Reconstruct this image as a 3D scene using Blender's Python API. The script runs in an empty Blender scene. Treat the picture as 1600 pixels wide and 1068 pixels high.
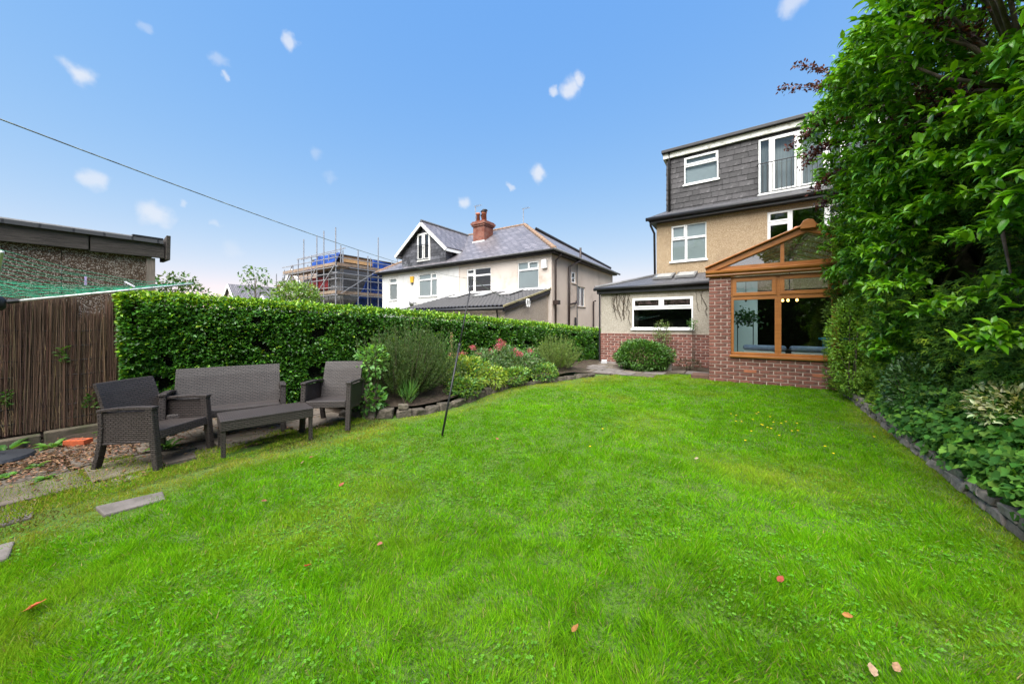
import bpy, math, random
import numpy as np
from mathutils import Vector, Matrix

rng = np.random.default_rng(11)
random.seed(11)
S = bpy.context.scene
COL = S.collection
R = math.radians

# ------------------------------------------------------------------ camera
cam = bpy.data.cameras.new('camera')
cam.sensor_width = 36.0
cam.lens = 12.17
cam.shift_y = -0.0175
cam.clip_start = 0.05
cam.clip_end = 2000
co = bpy.data.objects.new('camera', cam)
COL.objects.link(co)
co.location = (0, 0, 1.4)
co.rotation_euler = (R(90), 0, R(34.2))
S.camera = co

# ------------------------------------------------------------------ light
SUN_EL, SUN_AZ = 59.0, 168.0          # azimuth measured clockwise from +Y (the house side)
sd = Vector((math.sin(R(SUN_AZ)) * math.cos(R(SUN_EL)), math.cos(R(SUN_AZ)) * math.cos(R(SUN_EL)), math.sin(R(SUN_EL))))
sun = bpy.data.lights.new('sun', 'SUN')
sun.energy = 3.0
sun.angle = R(72)
sun.color = (1.0, 0.955, 0.89)
so = bpy.data.objects.new('sun', sun)
COL.objects.link(so)
so.rotation_euler = (-sd).to_track_quat('-Z', 'Y').to_euler()
so.location = (0, 0, 30)

W = bpy.data.worlds.new('World')
S.world = W
W.use_nodes = True
SKY_STRENGTH = 0.07
S.view_settings.view_transform = 'Standard'
S.view_settings.look = 'None'
S.view_settings.gamma = 1.0
S.view_settings.exposure = 2.15
S.view_settings.use_curve_mapping = False
S.cycles.max_bounces = 6
S.cycles.diffuse_bounces = 3
S.cycles.glossy_bounces = 3
S.cycles.transmission_bounces = 4
S.cycles.transparent_max_bounces = 12
S.cycles.caustics_reflective = False
S.cycles.caustics_refractive = False
S.cycles.sample_clamp_indirect = 6
S.cycles.use_denoising = True


def build_world():
    nt = W.node_tree
    N, L = nt.nodes, nt.links
    N.clear()
    out = N.new('ShaderNodeOutputWorld')
    bg = N.new('ShaderNodeBackground')
    sky = N.new('ShaderNodeTexSky')
    sky.sky_type = 'NISHITA'
    sky.sun_disc = False
    sky.sun_elevation = R(SUN_EL)
    sky.sun_rotation = R(SUN_AZ)
    sky.altitude = 100
    sky.air_density = 1.0
    sky.dust_density = 0.0
    sky.ozone_density = 2.0
    bg.inputs['Strength'].default_value = SKY_STRENGTH
    tc = N.new('ShaderNodeTexCoord')
    nz = N.new('ShaderNodeTexNoise')
    nz.inputs['Scale'].default_value = 26
    nz.inputs['Detail'].default_value = 5
    L.new(tc.outputs['Generated'], nz.inputs['Vector'])
    # small fair-weather puffs: (direction, angular size, density)
    puffs = [((-0.424, 0.921, 0.680), 0.030, 1.00), ((-0.403, 0.935, 0.704), 0.024, 1.00), ((-0.458, 0.898, 0.671), 0.018, 0.90), ((-0.501, 0.869, 0.434), 0.030, 1.00), ((-0.568, 0.823, 0.396), 0.014, 0.70), ((-0.675, 0.750, 0.351), 0.020, 0.90), ((-1.594, 0.126, 0.719), 0.026, 1.00), ((-1.414, 0.248, 0.316), 0.034, 0.85), ((-1.553, 0.154, 0.421), 0.026, 0.80), ((-1.088, 0.470, 0.815), 0.020, 0.90), ((-1.264, 0.350, 0.763), 0.020, 0.40), ((-1.249, 0.361, 0.710), 0.009, 0.70), ((-1.446, 0.227, 0.858), 0.014, 0.35), ((-1.027, 0.511, 0.492), 0.022, 0.30), ((-1.232, 0.372, 0.218), 0.030, 0.25), ((0.111, 1.284, 0.924), 0.026, 0.80), ((-1.342, 0.297, 0.353), 0.010, 0.50), ((-1.268, 0.347, 0.290), 0.014, 0.40), ((-0.995, 0.533, 0.423), 0.020, 0.20)]
    for k in range(16):
        a = R(60 + 190 * random.random())
        puffs.append(((math.sin(a), math.cos(a), .25 + .7 * random.random()), .02 + .02 * random.random(), .5 + .5 * random.random()))
    nrm = N.new('ShaderNodeVectorMath'); nrm.operation = 'NORMALIZE'
    L.new(tc.outputs['Generated'], nrm.inputs[0])
    wob = N.new('ShaderNodeVectorMath'); wob.operation = 'MULTIPLY_ADD'
    wob.inputs[1].default_value = (.05, .05, .04)
    nsub = N.new('ShaderNodeVectorMath'); nsub.operation = 'SUBTRACT'
    nsub.inputs[1].default_value = (.5, .5, .5)
    L.new(nz.outputs['Color'], nsub.inputs[0])
    L.new(nsub.outputs[0], wob.inputs[0])
    L.new(nrm.outputs[0], wob.inputs[2])
    last = None
    for d, s, a in puffs:
        s *= .82
        v = Vector(d).normalized()
        ds = N.new('ShaderNodeVectorMath'); ds.operation = 'DISTANCE'
        L.new(wob.outputs[0], ds.inputs[0]); ds.inputs[1].default_value = v
        mr = N.new('ShaderNodeMapRange'); mr.interpolation_type = 'SMOOTHSTEP'
        mr.inputs['From Min'].default_value = s * 1.15
        mr.inputs['From Max'].default_value = s * .3
        mr.inputs['To Min'].default_value = 0
        mr.inputs['To Max'].default_value = a * .75
        L.new(ds.outputs['Value'], mr.inputs['Value'])
        if last is None:
            last = mr.outputs[0]
        else:
            mx = N.new('ShaderNodeMath'); mx.operation = 'MAXIMUM'
            L.new(last, mx.inputs[0]); L.new(mr.outputs[0], mx.inputs[1]); last = mx.outputs[0]
    # grade the clear sky: deeper red falloff towards the zenith, flatter blue
    E_ = SKY_STRENGTH * 2 ** S.view_settings.exposure
    sep = N.new('ShaderNodeSeparateColor'); L.new(sky.outputs[0], sep.inputs[0])
    com = N.new('ShaderNodeCombineColor')
    for k, (ref, tgt, pw) in enumerate(((.84, .185, 1.0), (1.42, .43, .52), (2.71, .90, .08))):
        p = N.new('ShaderNodeMath'); p.operation = 'DIVIDE'; p.inputs[1].default_value = ref
        L.new(sep.outputs[k], p.inputs[0])
        q = N.new('ShaderNodeMath'); q.operation = 'POWER'; q.inputs[1].default_value = pw
        L.new(p.outputs[0], q.inputs[0])
        m_ = N.new('ShaderNodeMath'); m_.operation = 'MULTIPLY'; m_.inputs[1].default_value = tgt / E_
        L.new(q.outputs[0], m_.inputs[0]); L.new(m_.outputs[0], com.inputs[k])
    mix = N.new('ShaderNodeMix'); mix.data_type = 'RGBA'
    mix.inputs['B'].default_value = (.90 / E_, .92 / E_, .97 / E_, 1)
    L.new(last, mix.inputs['Factor'])
    L.new(com.outputs[0], mix.inputs['A'])
    L.new(mix.outputs['Result'], bg.inputs['Color'])
    L.new(bg.outputs[0], out.inputs['Surface'])


build_world()


# ------------------------------------------------------------------ helpers
def gz(y):
    """garden level: rises gently towards the house"""
    return .02 * np.clip(y, 0, 12)


def tag(o, label=None, cat=None, group=None, kind=None):
    if label: o['label'] = label
    if cat: o['category'] = cat
    if group: o['group'] = group
    if kind: o['kind'] = kind
    return o


ORG = {}


def empty(name, loc, rz=0, label=None, cat=None, group=None):
    o = bpy.data.objects.new(name, None)
    COL.objects.link(o)
    o.location = loc
    o.rotation_euler = (0, 0, rz)
    o.empty_display_size = .2
    ORG[o] = np.array(loc, float)
    return tag(o, label, cat, group)


def link_mesh(name, me, parent=None, org=(0, 0, 0)):
    o = bpy.data.objects.new(name, me)
    COL.objects.link(o)
    if parent is not None:
        o.parent = parent
    ORG[o] = np.array(org, float)
    return o


def rotz(p, a):
    c, s = math.cos(a), math.sin(a)
    return (p[0] * c - p[1] * s, p[0] * s + p[1] * c, p[2])


class MB:
    """collects geometry for one mesh; T maps local (a,b,c) to world"""
    def __init__(self, T=None):
        self.v, self.f, self.T = [], [], T

    def add(self, vs, fs):
        n = len(self.v)
        if self.T: vs = [self.T(*p) for p in vs]
        self.v += [tuple(p) for p in vs]
        self.f += [tuple(i + n for i in f) for f in fs]
        return self

    def box(self, x0, x1, y0, y1, z0, z1):
        return self.add([(x0, y0, z0), (x1, y0, z0), (x1, y1, z0), (x0, y1, z0), (x0, y0, z1), (x1, y0, z1), (x1, y1, z1), (x0, y1, z1)],
                        [(0, 3, 2, 1), (4, 5, 6, 7), (0, 1, 5, 4), (1, 2, 6, 5), (2, 3, 7, 6), (3, 0, 4, 7)])

    def hexa(self, bot, top):
        return self.add(list(bot) + list(top), [(3, 2, 1, 0), (4, 5, 6, 7), (0, 1, 5, 4), (1, 2, 6, 5), (2, 3, 7, 6), (3, 0, 4, 7)])

    def bar(self, p, q, w, h, up=(0, 0, 1)):
        p, q = Vector(p), Vector(q)
        d = (q - p).normalized()
        s = d.cross(Vector(up))
        if s.length < 1e-4: s = d.cross(Vector((0, 1, 0)))
        s.normalize(); u = s.cross(d).normalized()
        s *= w / 2; u *= h / 2
        return self.hexa([p - s - u, p + s - u, p + s + u, p - s + u], [q - s - u, q + s - u, q + s + u, q - s + u])

    def tube(self, pts, r, n=8, cap=True):
        pts = [Vector(p) for p in pts]
        rs = r if isinstance(r, (list, tuple)) else [r] * len(pts)
        vs, fs = [], []
        ref = Vector((0, 0, 1))
        for i, p in enumerate(pts):
            d = (pts[min(i + 1, len(pts) - 1)] - pts[max(i - 1, 0)]).normalized()
            if abs(d.dot(ref)) > .95: ref = Vector((1, 0, 0)) if abs(d.x) < .9 else Vector((0, 1, 0))
            s = d.cross(ref).normalized(); u = s.cross(d)
            for k in range(n):
                a = 2 * math.pi * k / n
                vs.append(p + (s * math.cos(a) + u * math.sin(a)) * rs[i])
        for i in range(len(pts) - 1):
            for k in range(n):
                a, b = i * n + k, i * n + (k + 1) % n
                fs.append((a, b, b + n, a + n))
        if cap:
            fs.append(tuple(range(n - 1, -1, -1)))
            m = (len(pts) - 1) * n
            fs.append(tuple(range(m, m + n)))
        return self.add(vs, fs)

    def lathe(self, prof, c=(0, 0, 0), n=16):
        vs, fs = [], []
        for r, z in prof:
            for k in range(n):
                a = 2 * math.pi * k / n
                vs.append((c[0] + r * math.cos(a), c[1] + r * math.sin(a), c[2] + z))
        for i in range(len(prof) - 1):
            for k in range(n):
                a, b = i * n + k, i * n + (k + 1) % n
                fs.append((a, b, b + n, a + n))
        fs.append(tuple(range(n - 1, -1, -1)))
        m = (len(prof) - 1) * n
        fs.append(tuple(range(m, m + n)))
        return self.add(vs, fs)

    def poly(self, pts):
        return self.add(pts, [tuple(range(len(pts)))])

    def slab(self, pts, d):
        """extrude polygon pts by vector d"""
        n = len(pts)
        q = [tuple(Vector(p) + Vector(d)) for p in pts]
        return self.add(list(pts) + q, [tuple(range(n - 1, -1, -1)), tuple(range(n, 2 * n))] + [(i, (i + 1) % n, n + (i + 1) % n, n + i) for i in range(n)])

    def build(self, name, mat, parent=None, smooth=False, bevel=0, local=False):
        org = ORG.get(parent, np.zeros(3)) if parent is not None else np.zeros(3)
        v = np.array(self.v, float)
        if not local: v = v - org
        me = bpy.data.meshes.new(name)
        me.from_pydata(v.tolist(), [], self.f)
        me.update()
        uv = me.uv_layers.new(name='UVMap')
        nl = len(me.loops)
        vi = np.empty(nl, int); me.loops.foreach_get('vertex_index', vi)
        pn = np.empty(len(me.polygons) * 3); me.polygons.foreach_get('normal', pn); pn = np.abs(pn.reshape(-1, 3))
        lt = np.empty(len(me.polygons), int); me.polygons.foreach_get('loop_total', lt)
        ax = np.repeat(np.argmax(pn + np.array([0, 1e-3, 2e-3]), 1), lt)
        P = np.array(self.v, float)[vi]
        U = np.where(ax == 0, P[:, 1], P[:, 0])
        V = np.where(ax == 2, P[:, 1], P[:, 2])
        uv.data.foreach_set('uv', np.stack([U, V], 1).ravel())
        if smooth:
            me.polygons.foreach_set('use_smooth', np.ones(len(me.polygons), bool))
        me.materials.append(mat)
        o = link_mesh(name, me, parent, org)
        if bevel:
            m = o.modifiers.new('bevel', 'BEVEL'); m.width = bevel; m.segments = 2; m.limit_method = 'ANGLE'
        return o


def npmesh(name, V, F, mat, cols=None, parent=None, smooth=False):
    """V (n,3) world, F (m,3) triangles"""
    org = ORG.get(parent, np.zeros(3)) if parent is not None else np.zeros(3)
    V = np.asarray(V, np.float32) - org.astype(np.float32)
    F = np.asarray(F, np.int32)
    me = bpy.data.meshes.new(name)
    me.vertices.add(len(V)); me.vertices.foreach_set('co', V.ravel())
    me.loops.add(F.size); me.loops.foreach_set('vertex_index', F.ravel())
    me.polygons.add(len(F))
    me.polygons.foreach_set('loop_start', np.arange(0, F.size, 3, dtype=np.int32))
    me.polygons.foreach_set('loop_total', np.full(len(F), 3, np.int32))
    if smooth: me.polygons.foreach_set('use_smooth', np.ones(len(F), bool))
    if cols is not None:
        at = me.color_attributes.new('col', 'FLOAT_COLOR', 'POINT')
        c4 = np.ones((len(V), 4), np.float32); c4[:, :3] = cols
        at.data.foreach_set('color', c4.ravel())
    me.update(calc_edges=True)
    me.materials.append(mat)
    return link_mesh(name, me, parent, org)


T_DIAMOND = (np.array([(0, 0, 0), (-.5, .42, .14), (.5, .42, .14), (0, 1, -.02)], float), [(0, 2, 3), (0, 3, 1)])
T_LEAF = (np.array([(0, 0, 0), (0, .35, -.02), (0, .7, -.05), (0, 1, -.2), (-.44, .3, .1), (-.38, .68, .05), (.44, .3, .1), (.38, .68, .05)], float),
          [(0, 6, 1), (1, 6, 7), (1, 7, 2), (2, 7, 3), (0, 1, 4), (1, 5, 4), (1, 2, 5), (2, 3, 5)])
T_BLADE = (np.array([(-.5, 0, 0), (.5, 0, 0), (-.4, .5, .0), (.4, .5, .0), (0, 1, 0)], float), [(0, 1, 3), (0, 3, 2), (2, 3, 4)])
T_NEEDLE = (np.array([(-.5, 0, 0), (.5, 0, 0), (0, 1, 0)], float), [(0, 1, 2)])
T_IVY = (np.array([(0, .08, 0), (-.3, -.02, .05), (-.56, .32, .10), (-.38, .58, .04), (0, 1, -.12), (.38, .58, .04), (.56, .32, .10), (.3, -.02, .05), (0, .4, -.06)], float),
         [(8, 0, 1), (8, 1, 2), (8, 2, 3), (8, 3, 4), (8, 4, 5), (8, 5, 6), (8, 6, 7), (8, 7, 0)])
T_CLOVER = (np.array([(0, 0, 0), (-.5, .5, .1), (0, .9, 0), (.5, .5, .1)], float), [(0, 3, 2), (0, 2, 1)])
T_SPRAY = (np.array([(-.06, 0, 0), (.06, 0, 0), (0, 1, -.1), (-.05, .15, 0), (-.5, .55, -.05), (0, .35, 0), (.05, .25, 0), (.45, .7, -.05), (0, .5, 0), (-.04, .45, 0), (-.3, .9, -.08), (0, .65, 0)], float),
           [(0, 1, 2), (3, 5, 4), (6, 8, 7), (9, 11, 10)])


def unit(a):
    return a / np.maximum(np.linalg.norm(a, axis=-1, keepdims=True), 1e-9)


def scatter(c, t, n, Ln, Wd, tmpl):
    tv, tf = tmpl
    c = np.asarray(c, float); N = len(c)
    t = unit(np.asarray(t, float)); b = unit(np.cross(t, n)); n2 = np.cross(b, t)
    Ln = np.broadcast_to(Ln, N)[:, None, None]; Wd = np.broadcast_to(Wd, N)[:, None, None]
    V = c[:, None, :] + b[:, None, :] * tv[None, :, 0:1] * Wd + t[:, None, :] * tv[None, :, 1:2] * Ln + n2[:, None, :] * tv[None, :, 2:3] * Ln
    k = len(tv)
    F = np.array(tf, np.int64)[None] + (np.arange(N) * k)[:, None, None]
    return V.reshape(-1, 3), F.reshape(-1, 3), k


def pick(pal, n, jit=.18, w=None):
    pal = np.array(pal, float)
    c = pal[rng.choice(len(pal), n, p=w)]
    return np.clip(c * (1 + jit * rng.standard_normal((n, 1))) * (1 + .06 * rng.standard_normal((n, 3))), .002, .9)


def leaves(name, c, t, n, Ln, Wd, tmpl, cols, mat, parent=None):
    V, F, k = scatter(c, t, n, Ln, Wd, tmpl)
    return npmesh(name, V, F, mat, np.repeat(cols, k, 0), parent)


def join_leaves(name, sets, mat, parent=None):
    Vs, Fs, Cs, off = [], [], [], 0
    for V, F, C in sets:
        Vs.append(V); Fs.append(F + off); Cs.append(C); off += len(V)
    return npmesh(name, np.concatenate(Vs), np.concatenate(Fs), mat, np.concatenate(Cs), parent)


def rdir(n):
    return unit(rng.standard_normal((n, 3)))


_lat = {}


def vnoise(p, scale, seed=0):
    """smooth value noise in 0..1 on (n,2) or (n,3) points"""
    p = np.asarray(p, float) * scale
    if p.shape[1] == 2: p = np.concatenate([p, np.zeros((len(p), 1))], 1)
    if seed not in _lat: _lat[seed] = np.random.default_rng(seed + 100).random((32, 32, 32))
    L = _lat[seed]
    i = np.floor(p).astype(int); f = p - i; f = f * f * (3 - 2 * f)
    out = 0
    for dx in (0, 1):
        for dy in (0, 1):
            for dz in (0, 1):
                w = (f[:, 0] if dx else 1 - f[:, 0]) * (f[:, 1] if dy else 1 - f[:, 1]) * (f[:, 2] if dz else 1 - f[:, 2])
                out = out + w * L[(i[:, 0] + dx) % 32, (i[:, 1] + dy) % 32, (i[:, 2] + dz) % 32]
    return out


def fbm(p, scale, seed=0):
    return (vnoise(p, scale, seed) * .55 + vnoise(p, scale * 2.1, seed + 1) * .3 + vnoise(p, scale * 4.3, seed + 2) * .15)


def inpoly(x, y, poly):
    r = np.zeros(len(x), bool)
    n = len(poly)
    for i in range(n):
        x0, y0 = poly[i]; x1, y1 = poly[(i + 1) % n]
        c = ((y0 > y) != (y1 > y)) & (x < (x1 - x0) * (y - y0) / ((y1 - y0) + 1e-12) + x0)
        r ^= c
    return r


# ------------------------------------------------------------------ materials
def newmat(name):
    m = bpy.data.materials.new(name)
    m.use_nodes = True
    nt = m.node_tree
    return m, nt.nodes, nt.links, nt.nodes['Principled BSDF']


def mixc(N, L, fac, a, b, blend='MIX'):
    m = N.new('ShaderNodeMix'); m.data_type = 'RGBA'; m.blend_type = blend
    for k, x in (('Factor', fac), ('A', a), ('B', b)):
        if hasattr(x, 'links'): L.new(x, m.inputs[k])
        elif k == 'Factor': m.inputs[k].default_value = x
        else: m.inputs[k].default_value = (*x, 1)
    return m.outputs['Result']


def noise(N, L, scale, detail=4, src='Object', rough=.6, stretch=None):
    tc = N.new('ShaderNodeTexCoord')
    n = N.new('ShaderNodeTexNoise')
    n.inputs['Scale'].default_value = scale; n.inputs['Detail'].default_value = detail; n.inputs['Roughness'].default_value = rough
    if stretch:
        mp = N.new('ShaderNodeMapping'); mp.inputs['Scale'].default_value = stretch
        L.new(tc.outputs[src], mp.inputs['Vector']); L.new(mp.outputs[0], n.inputs['Vector'])
    else:
        L.new(tc.outputs[src], n.inputs['Vector'])
    return n.outputs['Fac']


def ramp(N, L, fac, a, b):
    r = N.new('ShaderNodeMapRange'); r.interpolation_type = 'SMOOTHSTEP'
    r.inputs['From Min'].default_value = a; r.inputs['From Max'].default_value = b
    L.new(fac, r.inputs['Value'])
    return r.outputs[0]


def objrand(N, L, c, amt):
    oi = N.new('ShaderNodeObjectInfo')
    mr = N.new('ShaderNodeMapRange'); mr.inputs['To Min'].default_value = 1 - amt; mr.inputs['To Max'].default_value = 1 + amt
    L.new(oi.outputs['Random'], mr.inputs['Value'])
    h = N.new('ShaderNodeHueSaturation')
    L.new(mr.outputs[0], h.inputs['Value']); L.new(c, h.inputs['Color'])
    return h.outputs[0]


def addbump(N, L, b, h, strength=.5, dist=.01):
    bp = N.new('ShaderNodeBump'); bp.inputs['Strength'].default_value = strength; bp.inputs['Distance'].default_value = dist
    L.new(h, bp.inputs['Height']); L.new(bp.outputs[0], b.inputs['Normal'])


def simple(name, c1, c2=None, scale=6, rough=.7, bump=0, bscale=80, lo=.35, hi=.65, rnd=0, metallic=0, spec=.4, stretch=None, dist=.01, dirt=None, dscale=2):
    m, N, L, b = newmat(name)
    b.inputs['Roughness'].default_value = rough; b.inputs['Metallic'].default_value = metallic
    b.inputs['Specular IOR Level'].default_value = spec
    c2 = c2 or tuple(x * .8 for x in c1)
    c = mixc(N, L, ramp(N, L, noise(N, L, scale, stretch=stretch), lo, hi), c1, c2)
    if dirt:
        c = mixc(N, L, ramp(N, L, noise(N, L, dscale, 6, rough=.7), .5, .72), c, dirt)
    if rnd: c = objrand(N, L, c, rnd)
    L.new(c, b.inputs['Base Color'])
    if bump: addbump(N, L, b, noise(N, L, bscale, 3, stretch=stretch), bump, dist)
    return m


def leafmat(name, trans=.35, rough=.45, spec=.35):
    m, N, L, b = newmat(name)
    at = N.new('ShaderNodeAttribute'); at.attribute_name = 'col'
    L.new(at.outputs['Color'], b.inputs['Base Color'])
    b.inputs['Roughness'].default_value = rough; b.inputs['Specular IOR Level'].default_value = spec
    tr = N.new('ShaderNodeBsdfTranslucent')
    tcol = mixc(N, L, 1.0, at.outputs['Color'], (1.5, 1.35, .5), 'MULTIPLY')
    L.new(tcol, tr.inputs['Color'])
    mx = N.new('ShaderNodeMixShader'); mx.inputs[0].default_value = trans
    L.new(b.outputs[0], mx.inputs[1]); L.new(tr.outputs[0], mx.inputs[2])
    L.new(mx.outputs[0], N['Material Output'].inputs['Surface'])
    return m


def bricktex(name, c1, c2, mortar, w, h, msize=.008, rough=.75, bump=.6, dist=.004, off=.5, var=None, rot=None, spec=.3, nvar=0):
    m, N, L, b = newmat(name)
    tc = N.new('ShaderNodeTexCoord')
    br = N.new('ShaderNodeTexBrick')
    br.inputs['Scale'].default_value = 1; br.inputs['Brick Width'].default_value = w; br.inputs['Row Height'].default_value = h
    br.inputs['Mortar Size'].default_value = msize; br.inputs['Mortar Smooth'].default_value = .2
    br.inputs['Color1'].default_value = (*c1, 1); br.inputs['Color2'].default_value = (*c2, 1); br.inputs['Mortar'].default_value = (*mortar, 1)
    br.offset = off
    L.new(tc.outputs['UV'], br.inputs['Vector'])
    c = br.outputs['Color']
    if nvar:
        c = mixc(N, L, ramp(N, L, noise(N, L, nvar, 5), .4, .7), c, tuple(x * .55 for x in c1))
    L.new(c, b.inputs['Base Color'])
    b.inputs['Roughness'].default_value = rough; b.inputs['Specular IOR Level'].default_value = spec
    inv = N.new('ShaderNodeMath'); inv.operation = 'SUBTRACT'; inv.inputs[0].default_value = 1
    L.new(br.outputs['Fac'], inv.inputs[1])
    addbump(N, L, b, inv.outputs[0], bump, dist)
    return m


def glassmat(name, tint=(.9, .95, .95), base=.1, blend=.25):
    m, N, L, b = newmat(name)
    N.remove(b)
    tr = N.new('ShaderNodeBsdfTransparent'); tr.inputs[0].default_value = (*tint, 1)
    gl = N.new('ShaderNodeBsdfGlossy'); gl.inputs['Roughness'].default_value = .015
    lw = N.new('ShaderNodeLayerWeight'); lw.inputs['Blend'].default_value = blend
    ad = N.new('ShaderNodeMath'); ad.operation = 'ADD'; ad.use_clamp = True; ad.inputs[1].default_value = base
    L.new(lw.outputs['Fresnel'], ad.inputs[0])
    mx = N.new('ShaderNodeMixShader')
    L.new(ad.outputs[0], mx.inputs[0]); L.new(tr.outputs[0], mx.inputs[1]); L.new(gl.outputs[0], mx.inputs[2])
    L.new(mx.outputs[0], N['Material Output'].inputs['Surface'])
    return m


def pebble(name, c1, c2, c3, scale=90, rough=.9, dirt=None, bump=.9, dist=.012):
    m, N, L, b = newmat(name)
    tc = N.new('ShaderNodeTexCoord')
    vo = N.new('ShaderNodeTexVoronoi'); vo.inputs['Scale'].default_value = scale
    L.new(tc.outputs['Object'], vo.inputs['Vector'])
    sep = N.new('ShaderNodeSeparateColor'); L.new(vo.outputs['Color'], sep.inputs[0])
    c = mixc(N, L, sep.outputs[0], c1, c2)
    c = mixc(N, L, ramp(N, L, sep.outputs[1], .72, .8), c, c3)
    if dirt: c = mixc(N, L, ramp(N, L, noise(N, L, 1.3, 6, rough=.7), .48, .75), c, dirt)
    L.new(c, b.inputs['Base Color']); b.inputs['Roughness'].default_value = rough; b.inputs['Specular IOR Level'].default_value = .2
    inv = N.new('ShaderNodeMath'); inv.operation = 'SUBTRACT'; inv.inputs[0].default_value = 1
    L.new(vo.outputs['Distance'], inv.inputs[1])
    addbump(N, L, b, inv.outputs[0], bump, dist)
    return m


def emit(name, c, s):
    m, N, L, b = newmat(name)
    b.inputs['Base Color'].default_value = (*c, 1)
    b.inputs['Emission Color'].default_value = (*c, 1); b.inputs['Emission Strength'].default_value = s
    return m


M = {}
M['upvc'] = simple('white_upvc', (.8, .8, .79), (.74, .74, .72), 3, .35, spec=.5)
M['upvc_dirty'] = simple('weathered_white_board', (.74, .74, .69), (.66, .66, .6), 3, .5, dirt=(.3, .29, .22), dscale=5)
M['oak'] = simple('golden_oak_frame', (.33, .125, .028), (.25, .09, .018), 4, .42, bump=.15, bscale=30, stretch=(1, 1, 8), spec=.45)
M['glass'] = glassmat('window_glass', (.66, .71, .71), .10, .22)
M['glass_dark'] = glassmat('conservatory_glass', (.78, .86, .85), .09, .22)
M['glass_gable'] = glassmat('gable_glass', (.75, .8, .8), .45, .4)
M['roofglass'] = glassmat('clear_roof_sheet', (.70, .78, .77), .08, .2)
M['blind'] = simple('pale_blind', (.74, .79, .82), (.70, .75, .78), .8, .8)
M['blind_white'] = simple('net_curtain', (.6, .62, .62), (.45, .48, .5), 3, .9, stretch=(14, 14, .3))
M['dark_room'] = simple('painted_interior_shade', (.06, .055, .05), (.04, .037, .034), 2, .9)  # near-black colour standing in for the shade of unlit rooms and holes
M['tan_dash'] = pebble('tan_pebbledash', (.36, .265, .165), (.26, .185, .11), (.46, .36, .245), 85, dirt=(.28, .205, .13))
M['grey_dash'] = pebble('grey_roughcast', (.36, .325, .27), (.29, .26, .21), (.42, .38, .32), 70, dirt=(.24, .215, .17))
M['garage_dash'] = pebble('brown_pebbledash', (.12, .075, .05), (.06, .04, .03), (.36, .31, .27), 115, dist=.01)
M['render_white'] = simple('white_render', (.60, .60, .595), (.55, .55, .54), 1.2, .85, bump=.3, bscale=60, dirt=(.45, .43, .40), dscale=1.2)
M['render_cream'] = simple('cream_render', (.54, .485, .435), (.50, .44, .39), 1.0, .85, bump=.3, bscale=60, dirt=(.38, .31, .25), dscale=1.0)
M['render_side'] = simple('pinkish_side_render', (.58, .48, .405), (.52, .425, .355), .8, .88, bump=.3, bscale=60, dirt=(.42, .335, .275), dscale=.9)
M['roughcast_pink'] = pebble('roughcast_lean_to_wall', (.40, .33, .27), (.30, .25, .20), (.48, .41, .34), 60, dirt=(.3, .25, .21))
M['brick'] = simple('red_brick', (.19, .076, .056), (.14, .055, .042), 40, .9, bump=.5, bscale=120, rnd=.28, dist=.004, dirt=(.10, .05, .042), dscale=9)
M['mortar'] = simple('pale_mortar', (.50, .40, .35), (.42, .33, .28), 20, .95, bump=.4, bscale=120)
M['bricktex'] = bricktex('brick_side_wall', (.30, .085, .05), (.22, .065, .042), (.48, .35, .28), .225, .075, .005)
M['slate'] = simple('slate_hanging', (.038, .035, .037), (.026, .024, .026), 5, .6, bump=.35, bscale=30, rnd=.5, dirt=(.07, .066, .068), dscale=7)
M['slate2'] = simple('grey_slate_hanging', (.095, .096, .11), (.065, .066, .076), 5, .55, bump=.35, bscale=30, rnd=.55)
M['slate_back'] = simple('slate_underlay', (.02, .02, .02), None, 5, .8)
M['slate_roof'] = bricktex('purple_grey_slate_roof', (.185, .17, .185), (.095, .088, .098), (.035, .033, .04), .42, .2, .02, .42, 1.0, .03, spec=.6, nvar=2.2)
M['slate_flat'] = bricktex('dark_slate_roof', (.085, .083, .09), (.06, .06, .065), (.03, .03, .035), .25, .12, .01, .5, .8, .01)
M['pantile'] = simple('charcoal_pantile', (.035, .033, .036), (.022, .021, .023), 5, .55, bump=.3)
M['ridge_clay'] = simple('mossy_clay_ridge', (.25, .15, .10), (.17, .125, .085), 6, .9, bump=.5)
M['black'] = simple('black_plastic', (.012, .012, .013), (.018, .018, .02), 4, .45)
M['brown_pipe'] = simple('dark_brown_pipe', (.03, .018, .015), None, 4, .5)
M['grey_pipe'] = simple('grey_pipe', (.12, .12, .12), None, 4, .5)
M['metal'] = simple('galvanised_tube', (.42, .42, .43), (.3, .3, .31), 9, .45, metallic=.6)
M['iron'] = simple('black_iron', (.012, .012, .014), None, 4, .5)
M['wood_grey'] = simple('weathered_timber', (.075, .062, .055), (.035, .029, .026), 5, .85, bump=.7, bscale=14, stretch=(14, .8, 14), lo=.3, hi=.7)
M['wood_post'] = simple('pale_timber_post', (.24, .19, .16), (.16, .13, .11), 5, .85, bump=.4, stretch=(8, 8, 1))
M['wood_new'] = simple('fresh_timber', (.55, .34, .16), (.46, .27, .12), 3, .7, stretch=(1, 1, 8))
M['plank'] = simple('scaffold_board', (.24, .175, .125), (.16, .115, .085), 3, .85, rnd=.25)
M['block'] = bricktex('grey_blockwork', (.15, .15, .155), (.12, .12, .125), (.2, .2, .2), .44, .22, .012)
M['tarp'] = simple('blue_tarpaulin', (.012, .06, .30), (.006, .03, .16), 1.2, .4, bump=.8, bscale=3, dist=.1)
M['redsheet'] = simple('red_plastic_sheet', (.30, .01, .014), (.2, .007, .01), 1.5, .4, bump=.6, bscale=3, dist=.08)
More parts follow.
